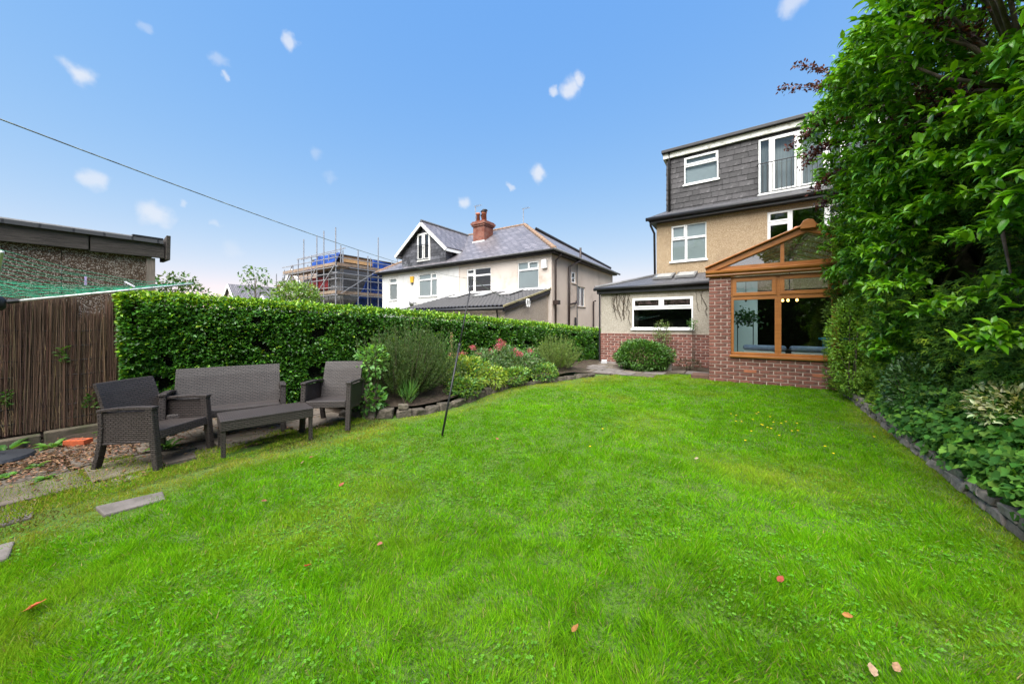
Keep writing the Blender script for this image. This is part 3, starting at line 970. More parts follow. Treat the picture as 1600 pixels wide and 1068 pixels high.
# ================================================================== THE HOUSE
def house():
    YW = 12.1
    T = TF(YW)
    root = empty('house', (.4, YW, .2), label='tan pebbledashed house with slate hung dormer and white windows behind the conservatory', cat='house')
    w1 = (-2.03, -1.03, 3.40, 4.55); w2 = (.467, 2.2, 3.55, 4.55)
    gd = (-.55, 2.3, .25, 2.35)
    m = wall_sheet(T, -2.47, 4.4, .1, 4.72, [w1, w2, gd], .12)
    m.T = None
    m.poly([(-2.47, YW, .1), (-2.47, YW, 4.72), (-2.47, 20, 4.72), (-2.47, 20, .1)])
    m.poly([(4.4, YW, .1), (4.4, 20, .1), (4.4, 20, 4.72), (4.4, YW, 4.72)])
    m.poly([(-2.47, 20, .1), (-2.47, 20, 4.72), (4.4, 20, 4.72), (4.4, 20, .1)])
    m.build('wall', M['tan_dash'], root)
    window(root, T, *w1, [(0, .43, 0, .62, False), (.43, 1, 0, .62, False), (0, .43, .62, 1, True), (.43, 1, .62, 1, False)], M['upvc'], M['glass'], M['blind'], .055, .04, .05)
    window(root, T, *w2, [(0, .3, 0, .68, True), (0, .3, .68, 1, True), (.3, .72, 0, 1, False), (.72, 1, 0, .68, True), (.72, 1, .68, 1, True)], M['upvc'], M['glass'], None, .06, .04, .05)
    # main roof: hipped slate roof behind the dormer
    e = .25
    m = MB()
    A, B_, Cc, D = (-2.47 - e, YW - e, 4.80), (4.4 + e, YW - e, 4.80), (4.4 + e, 20 + e, 4.80), (-2.47 - e, 20 + e, 4.80)
    r1, r2 = (1.2, 16.0, 7.0), (3.0, 16.0, 7.0)
    for pts in ([A, B_, r2, r1], [B_, Cc, r2], [Cc, D, r1, r2], [D, A, r1]): m.slab(pts, (0, 0, .06))
    m.build('roof', M['slate_flat'], root)
    MB().box(-2.6, 4.5, YW - .22, YW + .0, 4.68, 4.79).box(-2.6, -2.47, YW, 20, 4.68, 4.79).build('soffit', M['black'], root)
    g = MB().tube([(-2.74, YW - .28, 4.80), (4.6, YW - .28, 4.83)], .058, 10)
    g.build('gutter', M['black'], root, smooth=True)
    MB().tube([(-2.62, YW - .2, 4.78), (-2.62, YW - .15, 4.62), (-2.55, YW + .05, 4.4), (-2.53, YW + .05, 2.9)], .035, 8).build('downpipe', M['black'], root, smooth=True)
    # dormer box
    YD = 12.28
    TD = TF(YD)
    dw = (-1.67, -.73, 5.84, 6.70); fd = (.27, 2.75, 5.12, 6.70)
    dm = wall_sheet(TD, -2.2, 4.2, 4.85, 6.95, [dw, fd], .1)
    dm.T = None
    dm.poly([(-2.2, YD, 4.85), (-2.2, YD, 6.95), (-2.2, 16.5, 6.95), (-2.2, 16.5, 4.85)]).poly([(4.2, YD, 4.85), (4.2, 16.5, 4.85), (4.2, 16.5, 6.95), (4.2, YD, 6.95)])
    d = dm.build('dormer', M['slate_back'], root)
    slates(d, TD, -2.2, 2.9, 4.97, 6.86, .31, .165, M['slate'], minus([dw, fd]))
    TLs = lambda a, b, c: (-2.2 + b, YD + .02 + a, c)
    slates(d, TLs, 0, 2.0, 4.97, 6.86, .31, .165, M['slate'], minus([]))
    MB().box(-2.32, 4.3, YD - .14, 16.6, 6.97, 7.02).build('flat_roof', M['slate_flat'], d)
    MB().box(-2.32, 4.3, YD - .2, YD - .141, 6.955, 7.05).build('roof_gutter', M['black'], d, bevel=.01)
    MB().box(-2.28, 4.28, YD - .10, YD - .03, 6.79, 6.945).build('fascia', M['upvc_dirty'], d)
    MB().box(-2.29, -2.21, YD - .0305, 16.5, 6.79, 6.945).build('fascia', M['upvc_dirty'], d)
    MB().tube([(-2.10, YD - .12, 6.95), (-2.10, YD - .07, 6.8), (-2.10, YD - .065, 5.0)], .036, 8).build('downpipe', M['black'], d, smooth=True)
    MB().box(-2.22, 4.25, YD - .09, YD - .01, 4.925, 4.968).build('lead_flashing', M['lead'], d)
    window(root, TD, *dw, [(0, 1, 0, .68, False), (0, 1, .68, 1, True)], M['upvc'], M['glass'], M['blind'], .055, -.02, .05)
    fo = window(root, TD, *fd, [(0, .115, 0, 1, False), (.115, .36, 0, 1, True), (.36, .60, 0, 1, True), (.60, .72, 0, 1, False), (.72, 1, 0, 1, False)], M['upvc'], M['glass'], M['blind_white'], .075, -.02, .06, name='french_window', backdepth=.22)
    for (a, b) in ((.33, .56), (1.75, 2.1)):
        mm = MB()
        n = 14
        for i in range(n):
            t0, t1 = a + (b - a) * i / n, a + (b - a) * (i + 1) / n
            mm.poly([(t0, YD + .15 + .03 * (i % 2), 5.15), (t1, YD + .15 + .03 * ((i + 1) % 2), 5.15), (t1, YD + .15 + .03 * ((i + 1) % 2), 6.68), (t0, YD + .15 + .03 * (i % 2), 6.68)])
        mm.build('curtain', M['blind_white'], fo)
    MB().poly([(.2, YD + .6, 5.0), (2.9, YD + .6, 5.0), (2.9, YD + .6, 6.8), (.2, YD + .6, 6.8)]).build('room_wall', M['blind'], fo)
    rl = MB().bar((.23, YD - .12, 5.965), (2.8, YD - .12, 5.965), .022, .022).bar((.23, YD - .12, 5.13), (2.8, YD - .12, 5.13), .018, .018)
    rl.bar((.24, YD - .01, 5.965), (.24, YD - .12, 5.965), .02, .02).bar((.24, YD - .01, 5.13), (.24, YD - .12, 5.13), .02, .02)
    rail = rl.build('balcony_railing', M['iron'], root)
    x = .26
    while x < 2.8:
        MB().bar((x, YD - .12, 5.139), (x, YD - .12, 5.954), .013, .013, (0, 1, 0)).build('baluster', M['iron'], rail)
        x += .107
    # pink lamp hanging in the upper room
    lamp = empty('pendant_lamp', (1.18, 12.95, 4.1), label='small pink lampshade glowing behind the large upper window', cat='lamp')
    MB().lathe([(.16, 0), (.12, .12), (.04, .2)], (1.18, 12.95, 4.02)).build('lamp_shade', M['pinkshade'], lamp, smooth=True)
    MB().tube([(1.18, 12.95, 4.2), (1.18, 12.95, 4.7)], .008, 6).build('flex', M['black'], lamp)


house()


# ================================================================== EXTENSION
def extension():
    Y0 = 10.7
    T = TF(Y0)
    root = empty('kitchen_extension', (-2.3, Y0, .22), label='low roughcast extension with red brick base and hipped slate roof', cat='extension')
    w = (-2.87, -1.235, 1.27, 2.17)
    z0, zb = .21, 1.11
    wall_sheet(T, -3.85, -.6, 1.125, 2.4, [w], .1).build('wall', M['grey_dash'], root)
    MB().poly([(-3.85, Y0, .1), (-3.85, Y0, 2.4), (-3.85, 16, 2.4), (-3.85, 16, .1)]).build('side_wall', M['grey_dash'], root)
    bw = MB(T).poly([(-3.85, -.012, .1), (-.6, -.012, .1), (-.6, -.012, 1.12), (-3.85, -.012, 1.12)]).box(-3.85, -.6, -.03, .02, 1.112, 1.124).build('brick_base', M['mortar'], root)
    bricks(bw, lambda a, b, c: (a, Y0 - .012 + b, c), [(-3.855, -.68, z0, zb)], M['brick'], z0, depth=.012)
    window(root, T, *w, [(0, 1, 0, .66, False), (0, .5, .66, 1, True), (.5, 1, .66, 1, True)], M['upvc'], M['glass'], None, .06, -.01, .05)
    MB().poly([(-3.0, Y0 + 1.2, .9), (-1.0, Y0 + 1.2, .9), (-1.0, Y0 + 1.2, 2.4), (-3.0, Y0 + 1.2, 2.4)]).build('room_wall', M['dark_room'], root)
    # roof
    m = MB()
    e = .14
    a, b = (-3.85 - e, Y0 - e, 2.50), (-.62, Y0 - e, 2.50)
    c, d = (-.62, 12.1, 2.95), (-2.47, 12.1, 2.95)
    m.slab([a, b, c, d], (0, 0, .035))
    f = (-3.85 - e, 16, 2.50); g = (-2.47, 16, 2.95)
    m.slab([a, d, g, f], (0, 0, .035))
    m.build('roof', M['slate_flat'], root)
    MB().tube([(a[0], a[1], a[2] + .05), (d[0], d[1], d[2] + .05)], .05, 8).build('hip_ridge', M['lead_dark'], root, smooth=True)
    MB().box(-3.95, -.62, Y0 - .10, Y0 - .035, 2.345, 2.485).box(-3.95, -3.86, Y0 - .034, 16, 2.345, 2.485).build('fascia', M['black'], root)
    MB().tube([(-4.03, Y0 - .16, 2.49), (-.64, Y0 - .16, 2.505)], .05, 8).build('gutter', M['black'], root, smooth=True)
    MB().box(-3.9, -3.86, Y0 - .05, Y0 - .015, .2, 2.4).build('downpipe', M['black'], root)
    # skylights in the lean-to slope
    def sl(x0, x1):
        p = lambda x, t: (x, 10.56 + t * 1.54, 2.50 + t * .45 + .06)
        k = MB().slab([p(x0, .45), p(x1, .45), p(x1, .92), p(x0, .92)], (0, 0, .06)).build('skylight', M['grey_pipe'], root)
        q = lambda x, t: (x, 10.56 + t * 1.54, 2.50 + t * .45 + .125)
        MB().poly([q(x0 + .06, .49), q(x1 - .06, .49), q(x1 - .06, .88), q(x0 + .06, .88)]).build('pane', M['skylight'], k)
    sl(-2.42, -1.87); sl(-1.80, -1.25)
    # dried creeper on the wall
    sets = []
    mm = MB()
    for x0, zt, n in ((-3.28, 2.33, 13), (-2.98, 2.32, 9), (-1.12, 2.3, 6)):
        for i in range(n):
            x, z = x0 + random.uniform(-.25, .25), zt
            pts = [(x, Y0 - .012, z)]
            for s in range(random.randint(4, 11)):
                x += random.uniform(-.035, .05); z -= random.uniform(.05, .11)
                if z < 1.3: break
                pts.append((x, Y0 - .012 - random.uniform(0, .01), z))
            if len(pts) > 1 and not (w[0] - .05 < x < w[1] + .05 and z < w[3]): mm.tube(pts, random.uniform(.004, .009), 4)
    tag(mm.build('dead_creeper', M['bark']), 'dry brown creeper stems clinging to the extension wall', 'creeper')


M['lead_dark'] = simple('dark_lead', (.12, .12, .125), (.09, .09, .09), 5, .5)
M['skylight'] = simple('skylight_glass', (.3, .33, .35), None, 3, .08, spec=.8)
extension()


# ================================================================== CONSERVATORY
def conservatory():
    Y0 = 8.64
    T = TF(Y0)
    xl, xr, xa = -.685, 2.585, .95
    z0 = .17
    root = empty('conservatory', (xa, Y0, z0), label='red brick conservatory with golden oak frames and glazed gable', cat='conservatory')
    # dwarf wall and pier
    m = MB(T)
    m.poly([(xl, 0, .05), (xr, 0, .05), (xr, 0, .70), (xl, 0, .70)])
    m.poly([(xl, 0, .70), (-.287, 0, .70), (-.287, 0, 2.40), (xl, 0, 2.40)])
    m.poly([(2.19, 0, .70), (xr, 0, .70), (xr, 0, 2.40), (2.19, 0, 2.40)])
    m.poly([(-.287, 0, .70), (-.287, .3, .70), (-.287, .3, 2.4), (-.287, 0, 2.4)])
    m.poly([(-.287, 0, .70), (2.19, 0, .70), (2.19, .3, .70), (-.287, .3, .70)])
    m.poly([(-.287, .3, .05), (2.19, .3, .05), (2.19, .3, .70), (-.287, .3, .70)])
    bw = m.build('dwarf_wall', M['mortar'], root)
    bricks(bw, T, [(xl, 1.62, z0, .695), (xl, -.287, .695, 2.40)], M['brick'], z0, depth=.012)
    MB().box(xl, xl + .28, Y0 + .012, 12.1, .05, 2.40).box(xr - .28, xr, Y0 + .012, 12.1, .05, 2.40).build('side_wall', M['bricktex'], root)
    # air bricks
    for x in (-.06, 1.02):
        k = MB(T).box(x, x + .215, -.0155, -.013, .402, .464).build('air_brick', M['clay'], bw)
        for i in range(8):
            for j in range(2):
                MB(T).box(x + .014 + i * .025, x + .028 + i * .025, -.0175, -.016, .410 + j * .026, .428 + j * .026).build('air_hole', M['black'], bw) if False else None
    # oak windows in three bays
    xs = [-.287, .507, 1.35, 2.19]
    L = []
    W_ = xs[-1] - xs[0]
    for i in range(3):
        a, b = (xs[i] - xs[0]) / W_, (xs[i + 1] - xs[0]) / W_
        L += [(a, b, 0, .735, False), (a, b, .735, 1, True)]
    window(root, T, xs[0], xs[-1], .762, 2.385, L, M['oak'], M['glass_dark'], None, .085, .03)
    MB(T).box(xs[0] - .02, xs[-1] + .02, -.06, .10, .708, .758).build('sill', M['oak'], root, bevel=.008)
    # eaves beam with ogee gutter
    g = MB()
    prof = [(0.0, 2.402), (-.06, 2.402), (-.085, 2.43), (-.075, 2.455), (-.115, 2.49), (-.12, 2.525), (-.10, 2.535), (0.0, 2.535)]
    g.slab([(xl - .06, Y0 + y, z) for y, z in prof], (xr - xl + .12, 0, 0))
    g.build('eaves_gutter', M['oak'], root)
    # gable: sloping verge bars, sill, mullions, finial, panes
    zt = 3.22; zb = 2.54
    sl = (zt - zb) / (xa - xl)
    for s, xe in ((1, xl), (-1, xr)):
        v = MB()
        v.bar((xe - s * .05, Y0 + .0, zb + .0), (xa, Y0 + .0, zt), .12, .13)
        v.bar((xe - s * .07, Y0 - .02, zb + .07), (xa, Y0 - .02, zt + .085), .2, .035)
        v.build('verge_bar', M['oak'], root, bevel=.012)
    MB().slab([(xa - .115, Y0 - .13, zt - .02), (xa + .115, Y0 - .13, zt - .02), (xa + .115, Y0 - .13, zt + .06), (xa + .07, Y0 - .13, zt + .14), (xa, Y0 - .13, zt + .16), (xa - .07, Y0 - .13, zt + .14), (xa - .115, Y0 - .13, zt + .06)], (0, .2, 0)).build('finial_block', M['oak'], root, bevel=.01)
    MB().box(xl + .1, xr - .1, Y0 - .03, Y0 + .05, zb + .002, zb + .075).build('gable_sill', M['oak'], root)
    for x in (.57, 1.33):
        MB().box(x - .03, x + .03, Y0 - .02, Y0 + .04, zb + .076, zb + sl * (x - xl if x < xa else xr - x) - .03).build('gable_mullion', M['oak'], root)
    zin = lambda x: zb + sl * ((x - xl) if x < xa else (xr - x)) - .06
    for a, b in ((xl + .38, .54), (.60, xa), (xa, 1.30), (1.36, xr - .38)):
        MB().poly([(a, Y0 + .02, zb + .07), (b, Y0 + .02, zb + .07), (b, Y0 + .02, zin(b)), (a, Y0 + .02, zin(a))]).build('gable_pane', M['glass_gable'], root)
    # roof sheets and bars
    for s, xe in ((1, xl), (-1, xr)):
        MB().slab([(xe - s * .05, Y0 + .07, zb + .04), (xa, Y0 + .07, zt + .03), (xa, 12.08, zt + .03), (xe - s * .05, 12.08, zb + .04)], (0, 0, .02)).build('roof_panel', M['roofglass'], root)
        for y in (9.2, 9.8, 10.4, 11.0, 11.6):
            MB().bar((xe, y, zb + .055), (xa, y, zt + .055), .06, .05).build('roof_bar', M['oak'], root)
    MB().tube([(xa, Y0 + .0, zt + .09), (xa, 12.08, zt + .09)], .07, 8).build('ridge', M['oak'], root, smooth=True)
    MB().poly([(xl + .28, Y0 + .3, .3), (xr - .28, Y0 + .3, .3), (xr - .28, 14.6, .3), (xl + .28, 14.6, .3)]).build('floor', M['slabmat'], root)
    MB().poly([(xl + .281, Y0 + .3, .3), (xl + .281, 12.0, .3), (xl + .281, 12.0, 2.4), (xl + .281, Y0 + .3, 2.4)]).build('inner_wall', M['plaster'], root)
    MB().box(xl + .29, .24, 11.95, 12.06, .3, 2.6).build('back_wall', M['plaster'], root)
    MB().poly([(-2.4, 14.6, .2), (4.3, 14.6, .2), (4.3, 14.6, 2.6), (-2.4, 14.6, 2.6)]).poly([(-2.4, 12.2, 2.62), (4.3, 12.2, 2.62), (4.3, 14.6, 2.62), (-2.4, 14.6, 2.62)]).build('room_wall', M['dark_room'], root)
    # furnishings seen through the glass
    def seat(x, lab):
        o = empty('garden_sofa', (x, 9.5, .3), label=lab, cat='sofa')
        MB().box(x - .36, x + .36, 9.2, 9.28, .3, .83).build('back_panel', M['upvc'], o, bevel=.02)
        MB().box(x - .36, x + .36, 9.28, 9.85, .3, .58).build('seat', M['upvc'], o, bevel=.02)
        MB().box(x - .38, x + .38, 9.14, 9.42, .84, .94).build('cushion', M['cushion'], o, bevel=.045)
    seat(.30, 'white bench back with blue grey cushion left inside the conservatory')
    seat(1.12, 'white bench back with blue grey cushion right inside the conservatory')
    o = empty('plant_stand', (-.02, 10.3, .3), label='trailing plant on a tall black stand inside the conservatory', cat='plant')
    MB().bar((-.2, 10.3, .3), (-.2, 10.3, 1.45), .02, .02).bar((.12, 10.3, .3), (.12, 10.3, 1.45), .02, .02).bar((-.2, 10.3, 1.45), (.12, 10.3, 1.45), .25, .02).build('stand', M['iron'], o)
    n = 260
    c = np.array([-.02, 10.25, 1.58]) + rng.standard_normal((n, 3)) * np.array([.14, .1, .09])
    leaves('foliage', c, rdir(n) + np.array([0, 0, -.3]), rdir(n), .09, .05, T_LEAF, pick([(.03, .08, .03), (.06, .12, .05)], n), M['leaf'], o)
    o = empty('hanging_ornament', (-.03, 11.0, 2.2), label='small dark pendant hanging inside the conservatory by the pale wall', cat='ornament')
    MB().tube([(-.03, 11.0, 2.5), (-.03, 11.0, 2.2)], .006, 5).build('cord', M['iron'], o)
    MB().lathe([(.01, 0), (.05, .1), (.04, .17), (.01, .24)], (-.03, 11.0, 1.98)).build('body', M['iron'], o, smooth=True)
    o = empty('ceiling_lamp', (1.0, 11.4, 2.45), label='brass ceiling lamp with three lit warm bulbs inside the conservatory', cat='lamp')
    MB().bar((.72, 11.4, 2.075), (1.09, 11.4, 2.075), .025, .025).bar((.9, 11.4, 2.09), (.9, 11.4, 3.1), .02, .02).build('bar', M['iron'], o)
    for x in (.76, .87, 1.05):
        MB().lathe([(.012, -.025), (.03, 0), (.028, .03), (.01, .05)], (x, 11.4, 2.0)).build('bulb', M['lampglow'], o, smooth=True)
    o = empty('teal_shelf', (1.42, 9.9, .3), label='teal painted shelf unit inside the conservatory beside the hedge', cat='shelf')
    MB().box(1.36, 1.48, 9.8, 10.1, .3, 1.06).build('post', M['teal'], o); MB().box(1.3, 2.1, 9.75, 10.15, 1.062, 1.10).build('top', M['teal'], o)
    MB().box(1.98, 2.08, 9.8, 10.1, .3, 1.06).build('post', M['teal'], o)


conservatory()


# ================================================================== NEIGHBOURING PAIR OF HOUSES
def neighbours():
    YW = 14.5
    T = TF(YW)
    xl, xr, xs = -20.5, -7.6, -13.45
    root = empty('semi_detached_houses', (-14, YW, .1), label='pair of semi-detached houses, left half white, right half cream', cat='house')
    w1 = (-19.77, -18.95, 2.98, 4.45); w2 = (-16.85, -15.25, 3.08, 4.46); w3 = (-12.9, -11.2, 3.12, 4.43); w4 = (-9.5, -8.3, 3.08, 4.46)
    wall_sheet(T, xl, xs, 0, 4.72, [w1, w2], .1).build('wall', M['render_white'], root)
    wall_sheet(T, xs, xr, 0, 4.72, [w3, w4], .1).build('wall', M['render_cream'], root)
    MB(T).bar((xs, -.01, 0), (xs, -.01, 4.72), .03, .02).build('party_wall_joint', M['render_side'], root)
    sA = (16.72, 17.25, 3.56, 4.15); sB = (17.45, 18.55, 2.38, 3.46)
    TSd = TS(xr)
    m = wall_sheet(TSd, YW, 23.4, 0, 4.72, [sA, sB], .1)
    m.build('side_wall', M['render_side'], root)
    MB().poly([(xl, YW, 0), (xl, YW, 4.72), (xl, 23.4, 4.72), (xl, 23.4, 0)]).poly([(xl, 23.4, 0), (xl, 23.4, 4.72), (xr, 23.4, 4.72), (xr, 23.4, 0)]).build('side_wall', M['render_white'], root)
    U, G = M['upvc'], M['glass']
    window(root, T, *w1, [(0, 1, 0, .74, False), (0, 1, .74, 1, True)], U, G, M['blind_white'], .07, .03, .06)
    window(root, T, *w2, [(0, .68, 0, .74, False), (.68, 1, 0, .74, False), (0, .68, .74, 1, False), (.68, 1, .74, 1, True)], U, G, M['blind'], .07, .03, .06)
    window(root, T, *w3, [(0, .33, 0, .76, True), (0, .33, .76, 1, True), (.33, 1, 0, .70, False), (.33, 1, .70, 1, False)], U, G, None, .07, .03, .06)
    window(root, T, *w4, [(0, 1, 0, .72, False), (0, .5, .72, 1, False), (.5, 1, .72, 1, True)], U, G, M['blind'], .06, .03, .06)
    window(root, TSd, *sA, [(0, 1, 0, 1, True)], U, G, None, .06, .03, .05, M['render_side'])
    window(root, TSd, *sB, [(0, .5, 0, 1, False), (.5, 1, 0, 1, False)], U, G, M['blind'], .05, .05, .05, M['render_side'])
    # hipped roof
    e = .3; ze = 4.83
    A, B_, Cc, D = (xl - e, YW - e, ze), (xr + e, YW - e, ze), (xr + e, 23.4 + e, ze), (xl - e, 23.4 + e, ze)
    zr = 7.63
    t = 4.35
    r1, r2 = (xl - e + t, YW - e + t, zr), (xr + e - t, YW - e + t, zr)
    b1, b2 = (xl - e + t, 23.4 + e - t, zr), (xr + e - t, 23.4 + e - t, zr)
    m = MB()
    m.slab([A, B_, r2, r1], (0, 0, .05)); m.slab([Cc, D, b1, b2], (0, 0, .05)); m.slab([r1, r2, b2, b1], (0, 0, .05))
    m.build('roof', M['slate_roof'], root)
    MB().slab([B_, Cc, b2, r2], (0, 0, .05)).build('roof_hip_slope', M['slate_roof'], root); MB().slab([D, A, r1, b1], (0, 0, .05)).build('roof_hip_slope', M['slate_roof'], root)
    def ridge(p, q, mat, r=.1, name='ridge_tile', n=9):
        p, q = Vector(p), Vector(q)
        for i in range(n):
            a, b = p.lerp(q, i / n), p.lerp(q, (i + .985) / n)
            MB().tube([a, b], [r, r * .93], 7).build(name, mat, root, smooth=True)
    ridge((B_[0], B_[1], ze + .04), (r2[0], r2[1], zr + .05), M['ridge_clay'], .12, n=14)
    ridge((A[0], A[1], ze + .04), (r1[0], r1[1], zr + .05), M['ridge_clay'], .1, n=10)
    ridge((r1[0], r1[1], zr + .05), (r2[0], r2[1], zr + .05), M['ridge_clay'], .09, n=14)
    MB().tube([(r2[0] + .5, r2[1] + .5, zr - .15), (xr + e - .4, 23.3, ze + .35)], .09, 6).build('roof_rail', M['black'], root)
    MB().box(xl - .25, xr + .25, YW - .24, YW - .002, 4.70, 4.79).box(xr + .002, xr + .25, YW, 23.6, 4.70, 4.79).build('soffit', M['black'], root)
    MB().tube([(xl - .35, YW - .36, 4.80), (xr + .36, YW - .36, 4.82)], .065, 8).build('gutter', M['black'], root, smooth=True)
    MB().tube([(xr + .36, YW - .4, 4.82), (xr + .36, 23.8, 4.80)], .065, 8).build('gutter', M['grey_pipe'], root, smooth=True)
    # pipes on the side wall
    def pipe(y, z0, z1, r, mat, swan=True):
        p = [(xr + .34, y + .1, 4.78), (xr + .3, y + .08, 4.62), (xr + .1, y, 4.4)] if swan else [(xr + .1, y, z1)]
        MB().tube(p + [(xr + .1, y, z0)], r, 8).build('downpipe', mat, root, smooth=True)
    pipe(14.72, .2, 4.4, .045, M['brown_pipe'])
    MB().tube([(xr + .34, 17.1, 5.4), (xr + .34, 17.1, 4.75), (xr + .12, 16.2, 4.3), (xr + .12, 16.15, .2)], .06, 8).build('soil_pipe', M['brown_pipe'], root, smooth=True)
    MB().tube([(xr + .12, 16.2, 2.4), (xr + .12, 17.0, 2.5), (xr + .06, 17.2, 2.6)], .05, 8).build('waste_pipe', M['brown_pipe'], root, smooth=True)
    MB().tube([(xr + .05, 17.35, 4.6), (xr + .05, 17.35, .8)], .025, 6).build('cable_conduit', M['grey_pipe'], root)
    MB().tube([(xr + .1, 19.6, .3), (xr + .1, 19.6, 2.72), (xr + .1, 19.9, 2.78)], .045, 6).build('waste_pipe', M['brown_pipe'], root)
    MB().tube([(xr + .1, 17.0, .3), (xr + .1, 17.0, 1.75)], .05, 6).build('waste_pipe', M['black'], root)
    MB().box(xr + .02, xr + .28, 14.6, 14.85, 2.32, 2.52).build('hopper', M['brown_pipe'], root)
    # gabled dormer on the left half
    xd0, xd1, xa, zd = -18.42, -14.49, -16.3, 7.55
    zs_ = 6.0
    dm = MB()
    dm.poly([(xd0, YW, 5.0), (xd1, YW, 5.0), (xd1, YW, zs_), (xa, YW, zd - .15), (xd0, YW, zs_)])
    dm.poly([(xd1, YW, 5.0), (xd1, 17, 5.0), (xd1, 17, zs_), (xd1, YW, zs_)]).poly([(xd0, YW, 5.0), (xd0, YW, zs_), (xd0, 17, zs_), (xd0, 17, 5.0)])
    d = dm.build('dormer', M['slate_back'], root)
    fd = (-16.9, -15.76, 5.28, 6.95)
    half = (xd1 - xd0) / 2
    def tri(a, b, c, dd):
        out = []
        for (a_, b_, c_, d_) in minus([fd])(a, b, c, dd):
            zc = d_
            if zc > zs_:
                k = (zd - .15 - zc) / (zd - .15 - zs_)
                if k <= .02: continue
                a_, b_ = max(a_, xa - (xa - xd0) * k - .06), min(b_, xa + (xd1 - xa) * k + .06)
            out.append((a_, b_, c_, d_))
        return out
    slates(d, lambda a, b, c: (a, YW - .012 + b, c), xd0, xd1, 5.05, 7.35, .42, .2, M['slate2'], tri)
    slates(d, lambda a, b, c: (xd1 + .012 - b, YW + a, c), 0, 2.2, 5.05, 6.0, .42, .2, M['slate2'], lambda a, b, c, dd: [(a, b, max(c, 5.02 + .65 * a), dd)])
    r = MB()
    ov = .3
    for s, xe in ((-1, xd0), (1, xd1)):
        k = (zd - zs_) / abs(xe - xa)
        x2 = xe + s * ov; z2 = zs_ - k * ov
        r.slab([(x2, YW - ov, z2), (xa, YW - ov, zd), (xa, 18.9, zd), (x2, 18.9, z2)], (0, 0, .07))
        MB().bar((x2, YW - ov - .02, z2 - .08), (xa, YW - ov - .02, zd - .09), .05, .17).build('bargeboard', M['upvc'], d)
        MB().box(min(x2, x2 - s * .05), max(x2, x2 - s * .05), YW - ov, 17.2, z2 - .17, z2 - .01).build('fascia', M['upvc'], d)
    r.build('dormer_roof', M['slate_roof'], d)
    MB().tube([(xa, YW - ov, zd + .08), (xa, 18.9, zd + .08)], .09, 7).build('dormer_ridge', M['lead_dark'], d)
    window(root, lambda a, b, c: (a, YW - .03 + b, c), *fd, [(0, .5, 0, 1, True), (.5, 1, 0, 1, True)], U, G, M['blind'], .11, -.05, .05, name='french_window')
    rl = MB().bar((fd[0], YW - .2, 6.2), (fd[1], YW - .2, 6.2), .03, .03).bar((fd[0], YW - .2, 5.32), (fd[1], YW - .2, 5.32), .03, .03).build('balcony_railing', M['iron'], root)
    for i in range(9):
        x = fd[0] + .03 + i * .135
        MB().bar((x, YW - .2, 5.335), (x, YW - .2, 6.185), .018, .018, (0, 1, 0)).build('baluster', M['iron'], rl)
    # chimney stack with pots
    cx0, cx1, cy0, cy1 = -14.4, -13.5, 16.8, 17.7
    c = MB().box(cx0, cx1, cy0, cy1, 6.2, 7.55).box(cx0 - .07, cx1 + .07, cy0 - .07, cy1 + .07, 7.551, 7.65).box(cx0 - .12, cx1 + .12, cy0 - .12, cy1 + .12, 7.651, 7.78).box(cx0 - .06, cx1 + .06, cy0 - .06, cy1 + .06, 7.781, 7.86).build('chimney', M['chimney'], root)
    MB().box(cx0 - .05, cx1 + .05, cy0 - .05, cy0 - .01, 6.45, 6.62).build('flashing', M['lead'], c)
    for i, (x, y, h) in enumerate(((-14.2, 17.05, .6), (-13.9, 17.35, .75), (-13.72, 17.0, .55), (-14.15, 17.5, .5))):
        MB().lathe([(.13, 0), (.11, h * .8), (.14, h * .82), (.14, h)], (x, y, 7.86), 10).build('chimney_pot', M['clay'], c, smooth=True)
        if i > 0: MB().lathe([(.05, 0), (.2, .04), (.16, .1), (.03, .14)], (x, y, 7.86 + h + .001), 10).build('pot_cowl', M['black'], c, smooth=True)
    # second stack further back, aerials
    c2 = MB().box(-13.6, -12.6, 20.2, 21.0, 6.6, 8.05).build('chimney', M['chimney'], root)
    for x in (-13.35, -12.85): MB().lathe([(.16, 0), (.12, .25), (.2, .3), (.05, .38)], (x, 20.6, 8.05), 9).build('chimney_pot', M['black'], c2)
    for x, y, z0, z1 in ((-14.55, 17.2, 7.0, 9.0), (-12.4, 19.6, 7.6, 9.1)):
        a = MB().bar((x, y, z0), (x, y, z1), .035, .035, (0, 1, 0))
        a.bar((x - .1, y, z1), (x + .5, y, z1), .02, .02)
        for i in range(5): a.bar((x - .05 + i * .12, y - .16, z1 + .012), (x - .05 + i * .12, y + .16, z1 + .012), .012, .012)
        a.build('aerial', M['metal'], root)
    # fixtures
    MB().hexa([(-17.55, YW - .08, 4.0), (-17.3, YW - .08, 4.0), (-17.3, YW - .001, 4.0), (-17.55, YW - .001, 4.0)], [(-17.58, YW - .08, 4.38), (-17.27, YW - .08, 4.38), (-17.27, YW - .001, 4.38), (-17.58, YW - .001, 4.38)]).build('alarm_box', M['yellow'], root)['label'] = 'yellow alarm box'
    MB().box(-17.5, -17.35, YW - .07, YW - .001, 3.9, 3.998).build('alarm_light', M['grey_pipe'], root)
    MB().box(-8.08, -7.82, YW - .14, YW - .001, 4.05, 4.45).build('alarm_box', M['upvc'], root)['label'] = 'white alarm box'
    MB().lathe([(.02, 0), (.2, .03), (.3, .09)], (0, 0, 0), 14)
    ds = MB(lambda a, b, c: (-17.1 + a, YW - .25 - c, 2.72 + b)).lathe([(.02, 0), (.18, .03), (.26, .09)], (0, 0, 0), 14)
    ds.build('satellite_dish', M['lead'], root, smooth=True)
    MB().bar((-17.1, YW, 2.72), (-17.1, YW - .3, 2.72), .03, .03).build('dish_arm', M['grey_pipe'], root)
